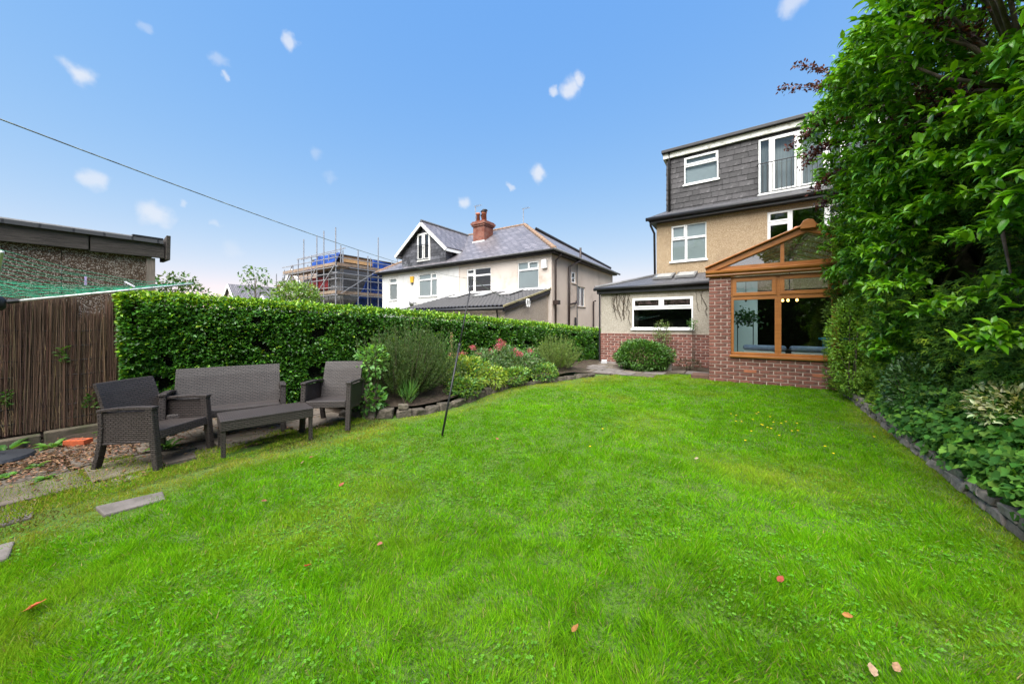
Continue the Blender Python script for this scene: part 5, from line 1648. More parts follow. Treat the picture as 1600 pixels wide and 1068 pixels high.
# fallen leaves on the lawn, buttercups
def lawn_bits():
    rows = [(0, .03), (.12, .22), (.28, .42), (.42, .36), (.55, .46), (.70, .33), (.84, .24), (1.0, .02)]
    tb, tf = [], []
    for yy, ww in rows:
        for q in (-1, -.5, 0, .5, 1):
            tb.append((q * ww, yy, .55 * (q * ww) ** 2 + .30 * (yy - .4) ** 2 + .03 * math.sin(9 * yy + 2 * q)))
    for a in range(len(rows) - 1):
        for b in range(4):
            i0 = a * 5 + b
            tf += [(i0, i0 + 1, i0 + 6), (i0, i0 + 6, i0 + 5)]
    tm = (np.array(tb, float), tf)
    L = [(-2.86, .05, .095, (.55, .13, .05), 'large orange fallen leaf on the lawn at lower left'), (-2.02, .97, .055, (.50, .06, .02), 'bright red-orange fallen leaf upright in the grass'),
         (-3.55, 1.62, .07, (.62, .33, .25), 'pale pink fallen leaf on the grass in front of the table'), (-3.62, 1.72, .05, (.25, .10, .05), 'brown fallen leaf next to the pale pink one'),
         (-2.77, 1.55, .06, (.45, .12, .08), 'reddish fallen leaf on the lawn beyond the bright one'), (-3.02, 1.13, .05, (.35, .15, .08), 'small brown fallen leaf on the lawn nearer the patio'),
         (-1.86, 1.28, .05, (.45, .16, .12), 'small dull red fallen leaf in mid lawn left'), (-1.22, 3.62, .06, (.60, .34, .15), 'tan fallen leaf on the mid lawn below the conservatory'),
         (-.63, 1.39, .055, (.42, .19, .06), 'brown curled fallen leaf at the bottom centre of the lawn'), (.13, 2.25, .06, (.40, .08, .05), 'dark red fallen leaf right of centre on the lawn'),
         (.36, 2.17, .05, (.55, .24, .07), 'orange-brown fallen leaf on the lawn near the lower right'), (.40, 1.86, .062, (.50, .34, .22), 'large tan fallen leaf at the lower right of the lawn'),
         (.47, 1.93, .055, (.42, .25, .14), 'crumpled brown fallen leaf next to the large tan one'), (-2.32, 3.15, .05, (.42, .2, .1), 'small brown fallen leaf right of the clothes prop foot'),
         (-.42, 3.75, .045, (.55, .42, .3), 'pale fallen leaf on the mid lawn right of the tan one')]
    for x, y, s, c, lab in L:
        P = np.array([[x, y]])
        zz = lawn_z(P)[0] + .045
        a = random.uniform(0, 6.28)
        t = np.array([[math.cos(a), math.sin(a), .25]]); n = np.array([[.35 * random.uniform(-1, 1), -.5, .8]])
        V, F, k = scatter(np.array([[x, y, zz - .012]]), t, n, s * .8, s * .55, tm)
        o = npmesh('fallen_leaf', V, F, M['litter'], np.clip(np.tile(np.array(c) * .55, (k, 1)) * (.7 + .6 * rng.random((k, 1))), 0, 1))
        tag(o, lab, 'leaf', 'fallen leaves on the lawn')
    n = 26
    for i in range(n):
        if i < 22: x, y = random.gauss(.25, .32), random.gauss(5.25, .28)
        else: x, y = random.choice([(-1.3, 3.2), (.55, 5.0), (.8, 5.4), (-.1, 5.6)])[0] + random.uniform(-.2, .2), 3.3 + random.uniform(0, 2)
        x = min(x, 1.25)
        zz = lawn_z(np.array([[x, y]]))[0]
        o = empty('buttercup', (x, y, zz), 0, 'tiny yellow buttercup flower in the lawn near the ivy kerb', 'flower', 'buttercups in the lawn')
        MB().tube([(x, y, zz), (x + .006, y, zz + .055)], .0018, 4).build('stem', M['stemgreen'], o)
        a = np.arange(5) * 1.2566
        leaves('petals', np.tile([x + .006, y, zz + .055], (5, 1)), np.column_stack([np.cos(a), np.sin(a), .5 * np.ones(5)]), np.tile([0, 0, 1.0], (5, 1)), .016, .016, T_CLOVER, pick([(.75, .55, .01)], 5, .05), M['petal'], o)


lawn_bits()


# ================================================================== WASHING LINE AND PROP
def washing_line():
    px, py = -2.99, 2.92
    z0 = float(gz(py))
    top = Vector((-3.17, 3.67, 2.0))
    foot = Vector((px, py, z0))
    o = empty('clothes_prop', (px, py, z0), 0, 'dark slender clothes prop leaning on the lawn under the washing line', 'clothes prop')
    MB().tube([foot, foot.lerp(top, .55)], .013, 8).build('lower_tube', M['iron'], o, smooth=True)
    MB().tube([foot.lerp(top, .50), top], .010, 8).build('upper_tube', M['iron'], o, smooth=True)
    MB().tube([foot.lerp(top, .545), foot.lerp(top, .56)], .017, 8).build('collar', M['base'], o)
    d = (top - foot).normalized()
    MB().tube([top, top + d * .05 + Vector((.02, 0, 0))], .007, 6).build('fork_tine', M['iron'], o); MB().tube([top, top + d * .05 - Vector((.02, 0, 0))], .007, 6).build('fork_tine', M['iron'], o)
    B = Vector((-7.62, 12.25, 2.40)); A = Vector((-1.02, -.62, 1.86))
    P = top + Vector((0, 0, .03))
    pts = []
    for i in range(25):
        t = i / 24; v = A.lerp(P, t); v.z -= .10 * 4 * t * (1 - t) * .9; pts.append(v)
    for i in range(1, 25):
        t = i / 24; v = P.lerp(B, t); v.z -= .16 * 4 * t * (1 - t); pts.append(v)
    w = MB().tube(pts, [.0015] * 22 + [.0026] * 4 + [.0055] * 23, 6).build('washing_line', M['line_white'])
    tag(w, 'thin pale washing line strung over the lawn to the lean-to', 'washing line')
    k = empty('line_hook', tuple(B), 0, 'white coiled line end hooked on the lean-to verge', 'hook')
    for s in (0, 1):
        q = [(B.x + .06, B.y + .14 * s + .07 * math.cos(a), B.z - .12 + .16 * math.sin(a)) for a in np.linspace(0, 6.28, 14)]
        MB().tube(q, .02, 5).build('coil', M['upvc'], k)


washing_line()


# ================================================================== CLIPPED HEDGE ON THE LEFT
def left_hedge():
    y0, y1 = .88, 12.5
    o = empty('clipped_hedge', (-5.3, 6, 0), 0, 'long clipped green hedge along the left boundary, bright on top', 'hedge')
    nrm = np.array([1, -.245, 0]) / math.hypot(1, .245)
    top = lambda y: np.interp(y, HTOP_Y, HTOP_Z)
    sets = []
    pal = [(.032, .115, .010), (.045, .15, .012), (.065, .19, .016), (.04, .125, .018)]
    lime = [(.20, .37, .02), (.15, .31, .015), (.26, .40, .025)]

    def put(c, n0, size, limef):
        N = len(c)
        t = n0 * (.5 + .4 * rng.random((N, 1))) + .75 * rdir(N) + np.array([0, 0, .12])
        nn = n0 * .5 + np.array([0, 0, .75]) + .55 * rdir(N)
        col = pick(pal, N, .25)
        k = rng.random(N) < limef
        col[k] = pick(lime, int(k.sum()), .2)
        L_ = size * (.6 + .7 * rng.random(N))
        V, F, q = scatter(c, t, nn, L_, L_ * .62, T_DIAMOND)
        sets.append((V, F, np.repeat(col, q, 0)))
    # front face in shells
    n = 100000
    y = y0 + (y1 - y0) * rng.random(n) ** 1.25
    zz = .06 + rng.random(n) * (top(y) - .05)
    P = np.column_stack([hx(y), y, zz])
    bump = .22 * (fbm(P, 1.5, 101) - .5) + .13 * (fbm(P, 5, 104) - .5)
    depth = -.16 * rng.random(n) ** 1.6
    edge = np.clip((top(y) - zz) / .22, 0, 1); bump = bump - .16 * (1 - edge) ** 2
    bump = bump - .13 * np.clip((.4 - zz) / .4, 0, 1)
    k = fbm(P, 5.5, 117) > .345 - .12 * (zz > top(y) - .2)
    P, y, zz, bump, depth = P[k], y[k], zz[k], bump[k], depth[k]
    n = len(P)
    c = P + nrm * (bump + depth)[:, None]
    sz = np.where(y < 4, .052, np.where(y < 8, .050, .048))
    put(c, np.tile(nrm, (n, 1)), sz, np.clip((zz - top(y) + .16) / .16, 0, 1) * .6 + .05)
    # top
    n = 36000
    y = y0 + (y1 - y0) * rng.random(n) ** 1.1
    u = rng.random(n)
    P = np.column_stack([hx(y) - .06 - .95 * u, y, top(y)])
    P[:, 2] += .09 * (fbm(P, 2.2, 107) - .5) - .07 * np.clip(1 - u * 6, 0, 1) - .07 * rng.random(n) ** 2 + .035 * rng.random(n) ** 3
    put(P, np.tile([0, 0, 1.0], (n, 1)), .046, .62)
    # near end
    n = 9000
    u = rng.random(n); zz = .08 + rng.random(n) * 1.72
    P = np.column_stack([hx(y0) - .02 - .85 * u, np.full(n, y0) - .02, zz])
    P[:, 1] += .25 * (fbm(P, 1.8, 111) - .5) + .12 * rng.random(n) ** 1.6
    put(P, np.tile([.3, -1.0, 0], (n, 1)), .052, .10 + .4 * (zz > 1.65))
    # stray shoots
    n = 900
    y = rng.uniform(y0, y1, n)
    P = np.column_stack([hx(y) - .9 * rng.random(n), y, top(y) + .05 * rng.random(n)])
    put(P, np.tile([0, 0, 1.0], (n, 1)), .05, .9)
    join_leaves('foliage', sets, M['leaf_gloss'], o)
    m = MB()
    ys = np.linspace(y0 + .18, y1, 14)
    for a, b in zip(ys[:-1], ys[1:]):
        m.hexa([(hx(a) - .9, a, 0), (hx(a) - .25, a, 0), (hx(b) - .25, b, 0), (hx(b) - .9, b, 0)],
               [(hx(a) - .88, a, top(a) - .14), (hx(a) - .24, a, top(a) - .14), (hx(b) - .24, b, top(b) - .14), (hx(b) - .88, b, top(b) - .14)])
    m.build('shade_core', M['hedge_core'], o)


M['hedge_core'] = simple('painted_hedge_shade', (.022, .03, .010), (.012, .014, .006), 14, .95, bump=1, bscale=40, dist=.05)  # solid hedge core; the shade between the leaves is put into its dark colour
left_hedge()


# ================================================================== PLANTS
def shrub(name, c, rad, n, size, wr, tmpl, pal, label, cat='shrub', group=None, mat='leaf', up=.3, seed=120, gap=.42, stems=10, hollow=.55, droop=0, base=None, jit=.2):
    c = np.array(c, float); rad = np.array(rad, float)
    zb = float(gz(c[1])) + .05 if base is None else base
    o = empty(name, (c[0], c[1], zb), 0, label, cat, group)
    N = int(n * 2.2)
    d = rdir(N)
    r = hollow + (1 - hollow) * rng.random(N) ** .6
    f = fbm(d * 1.0 + c, 2.2, seed)
    r = r * (.78 + .5 * (f - .3))
    P = c + d * r[:, None] * rad
    k = (fbm(P, 3.5 / max(rad.max(), .3), seed + 3) > gap) & (P[:, 2] > zb)
    P, d = P[k][:n], d[k][:n]
    N = len(P)
    t = d * .8 + .6 * rdir(N) + np.array([0, 0, up - droop])
    nn = np.array([0, 0, .9]) + .45 * d + .5 * rdir(N)
    L_ = size * (.55 + .75 * rng.random(N))
    leaves('foliage', P, t, nn, L_, L_ * wr, tmpl, pick(pal, N, jit), M[mat], o)
    m = MB()
    for i in range(stems):
        q = P[rng.integers(N)]
        b = np.array([c[0] + .1 * rad[0] * rng.standard_normal(), c[1] + .1 * rad[1] * rng.standard_normal(), zb - .05])
        mid = (b + q) / 2 + np.array([0, 0, .12 * rad[2]])
        m.tube([b, mid, q], [.009, .006, .003], 5)
    m.build('stems', M['bark'], o)['kind'] = 'stuff'
    return o


def sprig_bush(name, c, rx, ry, h, nsp, nneedle, nl, pal, label, lean=(0, 0), spread=1.0, width=.0032, cat='shrub', flop=.2):
    """bush of upright sprigs clothed in narrow leaves"""
    zb = float(gz(c[1])) + .18
    o = empty(name, (c[0], c[1], zb), 0, label, cat)
    Cs, Ts, Ns = [], [], []
    m = MB()
    for i in range(nsp):
        a = rng.random() * 6.283; rr = math.sqrt(rng.random())
        b = np.array([c[0] + .45 * rx * rr * math.cos(a), c[1] + .45 * ry * rr * math.sin(a), zb])
        hh = h * (.45 + .55 * rng.random()) * (1 - .35 * rr ** 2)
        tip = np.array([c[0] + rx * rr * math.cos(a) * spread + lean[0] * hh, c[1] + ry * rr * math.sin(a) * spread + lean[1] * hh, zb + hh])
        tip += .1 * h * rng.standard_normal(3) * np.array([1, 1, .6])
        mid = (b + tip) / 2 + np.array([(tip[0] - b[0]) * flop, (tip[1] - b[1]) * flop, -flop * .2 * hh])
        s = np.sort(.12 + .88 * rng.random(nneedle) ** .8)[:, None]
        p = b * (1 - s) ** 2 + 2 * mid * s * (1 - s) + tip * s ** 2
        dr = unit(2 * (mid - b) * (1 - s) + 2 * (tip - mid) * s)
        Cs.append(p); Ts.append(dr * .75 + .65 * rdir(nneedle)); Ns.append(rdir(nneedle))
        if i % 4 == 0: m.tube([b, mid, tip], [.006, .004, .0015], 4)
    Cs = np.concatenate(Cs); Ts = np.concatenate(Ts); Ns = np.concatenate(Ns)
    N = len(Cs)
    leaves('foliage', Cs, Ts, Ns, nl * (.6 + .7 * rng.random(N)), width * (.8 + .5 * rng.random(N)), T_BLADE, pick(pal, N, .2), M['leaf_matt'], o)
    m.build('stems', M['bark'], o)['kind'] = 'stuff'
    return o


def bed_plants():
    ROS = [(.05, .10, .024), (.038, .078, .02), (.075, .125, .035), (.10, .14, .055)]
    sprig_bush('rosemary_bush', (-4.68, 3.72), .72, .80, 1.26, 520, 100, .042, ROS, 'large feathery grey-green rosemary bush in front of the hedge', lean=(.05, .16), spread=1.0, width=.0075)
    sprig_bush('broom_bush', (-3.80, 7.55), .52, .52, .86, 240, 60, .055, [(.13, .20, .045), (.09, .15, .035), (.18, .25, .07)], 'rounded pale green spiky bush at the far end of the flower bed', spread=1.05, width=.0065)
    LIME = [(.20, .30, .03), (.15, .26, .03), (.27, .33, .04)]
    GR = [(.07, .18, .035), (.10, .23, .04), (.05, .14, .03)]
    GREY = [(.12, .19, .085), (.09, .15, .065), (.16, .22, .12)]
    shrub('leafy_shrub', (-4.62, 3.10, .84), (.28, .26, .28), 330, .075, .55, T_LEAF, [(.12, .28, .05), (.16, .33, .06), (.08, .20, .04)], 'bright green broad leaved shrub left of the rosemary', seed=130, gap=.40)
    shrub('leafy_shrub', (-4.52, 2.98, .30), (.26, .26, .24), 260, .085, .66, T_LEAF, [(.08, .22, .04), (.12, .28, .05), (.05, .14, .03)], 'low broad leaved plant beside the right armchair', seed=134, gap=.36)
    shrub('daylily_clump', (-4.20, 3.42, .34), (.14, .14, .18), 110, .17, .06, T_BLADE, GR, 'upright strappy green leaves at the foot of the rosemary', seed=137, up=1.6, gap=.2, stems=3, hollow=.1)
    shrub('lime_shrub', (-4.40, 4.92, .46), (.58, .55, .40), 2200, .060, .5, T_LEAF, LIME + GR[:1], 'yellow-green leafy plant right of the clothes prop', seed=140, gap=.36)
    shrub('golden_shrub', (-4.06, 5.32, .36), (.28, .35, .26), 700, .055, .5, T_LEAF, [(.26, .34, .03), (.20, .31, .03)], 'golden yellow low foliage spilling over the stones', seed=144, gap=.34, droop=.4)
    for i, (x, y, h, lab) in enumerate(((-4.62, 5.75, .62, 'red valerian with grey-green leaves in mid bed'), (-4.45, 6.35, .68, 'tallest red valerian with flower heads by the hedge'), (-4.15, 6.55, .50, 'red valerian nearest the pale spiky bush'), (-4.95, 5.25, .5, 'small red valerian behind the lime plant'))):
        o = shrub('valerian', (x, y, .22 + h / 2), (.44, .44, h / 2 + .05), 1300, .065, .40, T_LEAF, GREY + GR[:1], lab, cat='flowering plant', group='red valerian in the flower bed', seed=150 + i * 4, gap=.36, mat='leaf_matt')
        nf = 5
        C_, T_, K_ = [], [], []
        for k in range(nf):
            a = rng.random() * 6.28
            hx2, hy2, hz2 = x + .30 * rng.random() ** .5 * math.cos(a), y + .30 * rng.random() ** .5 * math.sin(a), .24 + h * (.80 + .35 * rng.random())
            q = 80
            C_.append(np.array([hx2, hy2, hz2]) + rng.standard_normal((q, 3)) * np.array([.035, .035, .028])); T_.append(rdir(q) + np.array([0, 0, .5]))
            MB().tube([(x, y, .2), (hx2, hy2, hz2)], .004, 4).build('flower_stem', M['stemgreen'], o)
        C_ = np.concatenate(C_); T_ = np.concatenate(T_)
        leaves('flower_heads', C_, T_, rdir(len(C_)), .022, .018, T_CLOVER, pick([(.42, .06, .10), (.48, .11, .15), (.34, .05, .07), (.5, .2, .22)], len(C_), .15), M['petal'], o)['kind'] = 'stuff'
    shrub('ground_cover', (-4.02, 6.0, .31), (.30, .62, .22), 1900, .045, .6, T_LEAF, LIME[:2] + GR[:2], 'low bright green edging plants along the bed stones', seed=170, gap=.34)
    shrub('ground_cover', (-3.74, 6.75, .32), (.34, .50, .24), 1500, .045, .6, T_LEAF, LIME[:2] + GR, 'low lime edging plants before the pale spiky bush', seed=174, gap=.34)
    shrub('grey_leaf_plant', (-4.22, 7.0, .50), (.34, .34, .36), 800, .07, .45, T_LEAF, GREY + GR, 'grey-green leafy plant left of the pale spiky bush', seed=178, gap=.36, mat='leaf_matt')
    shrub('ground_cover', (-4.0, 4.45, .30), (.26, .40, .22), 1300, .05, .6, T_LEAF, LIME[:2] + GR, 'low leafy edging plants spilling over the stones beneath the rosemary', seed=210, gap=.34)
    # dry flower spike
    o = empty('dry_flower_spike', (-4.85, 5.0, .25), 0, 'tan dry flower spike standing in front of the hedge', 'flower spike')
    MB().tube([(-4.85, 5.0, .2), (-4.84, 5.02, .8), (-4.85, 5.0, 1.24)], [.006, .005, .003], 5).build('stem', M['bark'], o)
    n = 160
    c = np.column_stack([-4.845 + .016 * rng.standard_normal(n), 5.0 + .016 * rng.standard_normal(n), .75 + .48 * rng.random(n)])
    leaves('seed_heads', c, rdir(n) + np.array([0, 0, .4]), rdir(n), .02, .014, T_DIAMOND, pick([(.38, .26, .13), (.28, .2, .09)], n), M['litter'], o)
    # bits by the extension
    shrub('rounded_shrub', (-2.28, 9.42, .54), (.80, .52, .50), 9000, .065, .45, T_LEAF, [(.045, .12, .016), (.06, .155, .02), (.09, .2, .03), (.035, .09, .015)], 'rounded glossy evergreen shrub in front of the extension brickwork', seed=180, gap=.22, mat='leaf_gloss', hollow=.55, stems=6)
    shrub('climbing_shrub', (-1.98, 10.42, 1.15), (.28, .16, .42), 620, .05, .4, T_LEAF, [(.12, .2, .05), (.09, .16, .045), (.2, .24, .10)], 'thin twiggy climber reaching the extension window', seed=186, gap=.42, base=.25, stems=9, hollow=.2)
    shrub('climbing_shrub', (-1.22, 10.5, 1.40), (.16, .1, .17), 130, .05, .45, T_LEAF, GR, 'small leafy climber tip beside the extension window corner', seed=190, gap=.4, base=.25, stems=4, hollow=.2)
    shrub('dry_shrub', (-1.25, 9.95, .36), (.36, .26, .16), 420, .05, .3, T_LEAF, [(.075, .05, .03), (.05, .035, .02), (.06, .07, .03)], 'low brown withered shrub beside the grey pot', seed=194, gap=.38, mat='litter')
    p = empty('plant_pot', (-1.72, 9.62, .2), R(10), 'square grey stone plant pot in front of the rounded shrub', 'plant pot')
    MB().hexa([(-.115, -.115, 0), (.115, -.115, 0), (.115, .115, 0), (-.115, .115, 0)], [(-.135, -.135, .24), (.135, -.135, .24), (.135, .135, .24), (-.135, .135, .24)]).build('pot_body', M['pot'], p, bevel=.01, local=True)
    MB().box(-.115, .115, -.115, .115, .241, .246).build('compost', M['soil'], p, local=True)
    MB().box(-1.05, -.69, 8.72, 9.12, .12, .27).build('doorstep', M['brickdark'], None, bevel=.01)
    tag(bpy.data.objects['doorstep'], 'brown stone doorstep beside the conservatory pier', 'step')
    o = rock(None, (-3.55, 10.15, .28), .2, .14, .13, .5, M['lead'], 'white_stone', 77)
    tag(o, 'small white stone lying by the extension corner', 'stone')


M['brickdark'] = simple('worn_brown_step', (.12, .065, .045), (.08, .045, .032), 8, .9, bump=.5)
bed_plants()


# ================================================================== FOLIAGE ON THE RIGHT
def right_side():
    view = lambda P: P[:, 0] < .42 * P[:, 1] + .75
    # --- conifer hedge
    o = empty('conifer_hedge', (2.2, 5.6, .2), 0, 'tall feathery conifer hedge along the right boundary', 'hedge')
    fx = lambda y, z: 2.02 - .130 * (y - 3.0) * 1.0 - .05 * np.sin(z * 1.2) + .10 * np.clip(z - 3.4, 0, 3)
    htop = lambda y: 4.3 + .0 * y
    n = 78000
    y = 2.2 + 6.35 * rng.random(n) ** .85; zl = np.where(y < 5.6, .55, .25); z = zl + rng.random(n) * (htop(y) - zl)
    P = np.column_stack([fx(y, z), y, z])
    b = .85 * (fbm(P, 1.1, 201) - .5) + .30 * (fbm(P, 4.0, 205) - .5)
    P[:, 0] += -b + .28 * rng.random(n) ** 1.5
    k = view(P) & (fbm(P, 2.2, 207) > .40 - .10 * (y > 6.5)); P, y, z = P[k], y[k], z[k]
    N = len(P)
    n0 = np.array([-1.0, -.15, .1])
    t = n0 * .7 + .8 * rdir(N) + np.array([0, 0, -.25]); nn = np.array([-.3, -.3, .8]) + .5 * rdir(N)
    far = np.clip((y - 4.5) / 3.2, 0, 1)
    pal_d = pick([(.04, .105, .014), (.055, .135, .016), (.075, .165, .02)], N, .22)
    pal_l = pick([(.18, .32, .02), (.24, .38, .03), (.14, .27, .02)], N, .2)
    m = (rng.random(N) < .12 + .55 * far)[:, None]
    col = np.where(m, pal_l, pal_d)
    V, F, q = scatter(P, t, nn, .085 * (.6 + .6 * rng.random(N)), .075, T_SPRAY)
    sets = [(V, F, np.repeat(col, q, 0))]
    # end face at the house
    n = 9000
    xx = 1.15 + 1.8 * rng.random(n); z = .25 + rng.random(n) * 4.0
    P = np.column_stack([xx, np.full(n, 8.45), z]); P[:, 1] += .2 * (fbm(P, 2, 209) - .5) - .15 * rng.random(n)
    t = np.array([-.2, .9, .1]) + .8 * rdir(n)
    V, F, q = scatter(P, t, rdir(n) + np.array([0, 0, .8]), .08, .07, T_SPRAY)
    sets.append((V, F, np.repeat(pick([(.10, .18, .03), (.06, .12, .02)], n), q, 0)))
    join_leaves('foliage', sets, M['leaf_matt'], o)
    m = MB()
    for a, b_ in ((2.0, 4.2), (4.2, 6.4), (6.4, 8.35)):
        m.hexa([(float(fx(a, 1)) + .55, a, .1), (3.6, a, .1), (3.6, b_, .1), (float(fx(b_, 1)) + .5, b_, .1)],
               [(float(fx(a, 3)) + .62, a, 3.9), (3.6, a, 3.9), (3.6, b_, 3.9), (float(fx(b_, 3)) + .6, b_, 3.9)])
    m.build('shade_core', M['hedge_core'], o)
    for yy in (3.4, 4.6, 5.8, 7.0): MB().tube([(2.2, yy, .1), (2.25, yy + .05, 3.8)], .07, 7).build('trunk', M['bark'], o)

    # --- small leaved shrub mass at the far end, bright
    shrub('privet_shrub', (1.42, 7.75, 1.05), (.36, .72, .95), 5200, .042, .5, T_LEAF, [(.17, .33, .03), (.23, .40, .04), (.13, .27, .03)], 'bright small leaved shrub next to the conservatory wall', seed=220, gap=.30, hollow=.7, base=.25)
    shrub('dark_shrub', (1.62, 5.9, .62), (.32, .75, .5), 3000, .045, .5, T_LEAF, [(.035, .09, .025), (.05, .12, .03), (.08, .15, .05)], 'dark small leaved shrub above the kerb beyond the ivy', seed=226, gap=.34, hollow=.6, base=.2, mat='leaf_gloss')

    # --- ivy over the kerb
    n = 10000
    y = rng.uniform(2.2, 6.4, n); u = rng.random(n)
    hgt = .30 + .22 * fbm(np.stack([y, y * 0], 1), 1.2, 231)
    z = gz(y) + .19 + hgt * u + .05 * rng.standard_normal(n)
    P = np.column_stack([1.45 + .22 * u ** 1.4 + .05 * rng.standard_normal(n) + .10 * (fbm(np.column_stack([y, z]), 2.5, 233) - .5), y, z])
    k = view(P) & (fbm(P, 3.2, 236) > .33); P = P[k]; N = len(P)
    t = np.array([-.5, -.1, -.55]) + .75 * rdir(N); nn = np.array([-.75, -.25, .65]) + .45 * rdir(N)
    L_ = .05 * (.55 + .7 * rng.random(N))
    iv = empty('ivy', (1.55, 4.2, .1), 0, 'dark green ivy tumbling over the low brick kerb', 'ivy')
    leaves('foliage', P, t, nn, L_, L_ * 1.05, T_IVY, pick([(.04, .13, .02), (.06, .165, .024), (.10, .24, .03), (.15, .30, .04)], N, .2, [.35, .3, .22, .13]), M['leaf_matt'], iv)
    mm = MB()
    for i in range(40):
        q = P[rng.integers(N)]; b = np.array([1.62, q[1] + .2 * rng.standard_normal(), gz(q[1]) + .12])
        mm.tube([b, (b + q) / 2 + np.array([0, 0, .08]), q], [.006, .005, .002], 4)
    mm.build('stems', M['bark'], iv)['kind'] = 'stuff'
    # --- variegated shrub
    shrub('variegated_shrub', (1.66, 4.32, .76), (.22, .34, .22), 1500, .045, .48, T_LEAF, [(.48, .50, .26), (.36, .42, .18), (.10, .2, .05), (.55, .55, .34)], 'cream variegated shrub at the right edge above the ivy', seed=240, gap=.34, base=.2)

    # --- broadleaf tree with large glossy leaves
    T = empty('broadleaf_tree', (2.35, 5.6, .25), 0, 'tall broadleaf tree with large green leaves overhanging the lawn', 'tree')
    N = 52000
    P = np.column_stack([.55 + 2.9 * rng.random(N), 3.1 + 5.2 * rng.random(N), 1.0 + 5.0 * rng.random(N)])
    x, y, z = P.T
    xmin = np.interp(z, [1.0, 1.5, 2.2, 3.0, 3.8, 4.4, 4.9, 6.2], [1.40, 1.36, 1.27, 1.18, 1.08, .86, .95, 1.7]) + .10 * np.clip(5.6 - y, 0, 3) - .04 * (y - 6)
    zmax = 4.55 + .95 * (x - .8) + .16 * (y - 5.8)
    ok = (x > xmin) & (z < zmax) & view(P) & (fbm(P, 1.35, 250) > .47 + .05 * (z < 2.0))
    ok &= rng.random(N) < np.clip(1.25 - (x - xmin) / .9, .06, 1) * np.where(z < 2.2, .55, 1)
    P = P[ok]
    if len(P) > 3200: P = P[rng.choice(len(P), 3200, replace=False)]
    boughs = []
    for a, b in (((1.76, 4.5, 1.73), (1.27, 4.6, 1.49)), ((1.71, 4.3, 2.2), (1.44, 4.3, 2.09)), ((1.90, 4.8, 3.3), (1.34, 4.8, 3.13)), ((1.85, 4.6, 2.95), (1.40, 4.7, 2.85)), ((1.55, 5.6, 2.35), (1.22, 5.7, 2.2)),
                 ((1.7, 4.9, 2.6), (1.36, 5.0, 2.5)), ((1.6, 4.2, 1.35), (1.5, 4.2, 1.25)), ((1.5, 5.4, 1.9), (1.22, 5.5, 1.8)), ((1.9, 4.5, 3.6), (1.5, 4.5, 3.5))):
        for q in range(13):
            boughs.append(np.array(a) + (np.array(b) - np.array(a)) * (q / 12) + .045 * rng.standard_normal(3))
    nb = len(boughs)
    P = np.concatenate([P, np.array(boughs)])
    K = len(P); per = 11
    tw = unit(np.column_stack([-.75 - .3 * rng.random(K), -.35 + .5 * rng.standard_normal(K), .15 + .35 * rng.standard_normal(K)]))
    s = rng.random((K, per))
    c = P[:, None, :] + tw[:, None, :] * (s * .20 - .08)[:, :, None]
    d = rdir(K * per).reshape(K, per, 3)
    t = tw[:, None, :] * .75 + d * .8 + np.array([0, 0, -.10])
    nn = np.array([-.2, -.2, 1.0]) + .35 * rdir(K * per).reshape(K, per, 3)
    c, t, nn = c.reshape(-1, 3), t.reshape(-1, 3), nn.reshape(-1, 3)
    hue = rng.random(K); hue[-nb:] *= .6; hue = np.repeat(hue, per)
    A = pick([(.08, .235, .012), (.10, .275, .014), (.062, .185, .012)], len(c), .22); B = pick([(.165, .38, .012), (.135, .335, .014)], len(c), .18)
    col = np.where((hue < .42)[:, None], B, A)
    L_ = .098 * (.6 + .6 * rng.random(len(c)))
    leaves('crown', c, t, nn, L_, L_ * .46, T_LEAF, col, M['leaf_gloss'], T)
    m = MB()
    m.tube([(2.35, 5.6, .1), (2.3, 5.6, 1.2), (2.1, 5.7, 2.6), (2.0, 5.8, 4.2)], [.13, .11, .085, .05], 9)
    m.tube([(2.32, 5.6, .9), (2.1, 5.0, 2.2), (1.9, 4.6, 3.6)], [.09, .07, .04], 8)
    m.tube([(2.32, 5.6, 1.0), (2.0, 6.4, 2.4), (1.7, 6.9, 3.9)], [.09, .07, .04], 8)
    m.build('trunk', M['bark'], T, smooth=True)
    for i in range(90):
        q = P[rng.integers(K)]
        b = np.array([(2.1, 5.7, 2.6), (2.0, 5.8, 3.8), (1.9, 4.7, 3.3), (1.8, 6.7, 3.4), (2.05, 5.1, 2.3)][int(np.argmin([abs(q[1] - yy) + .5 * abs(q[2] - zz) for yy, zz in ((5.7, 2.6), (5.8, 3.8), (4.7, 3.3), (6.7, 3.4), (5.1, 2.3))]))])
        mid = (b + q) / 2 + np.array([0, 0, .10]) + .06 * rng.standard_normal(3)
        MB().tube([b, mid, q, q + tw[0] * .05], [.022, .014, .007, .003], 5).build('branch', M['bark'], T, smooth=True)

    # --- purple plum
    T2 = empty('purple_plum_tree', (2.9, 7.2, .25), 0, 'purple leaved plum tree with dark twigs showing above the green crown', 'tree')
    MB().tube([(2.9, 7.2, .1), (2.75, 7.2, 2.0), (2.3, 7.0, 3.8), (2.2, 6.6, 5.2)], [.11, .09, .06, .03], 8).build('trunk', M['bark'], T2, smooth=True)
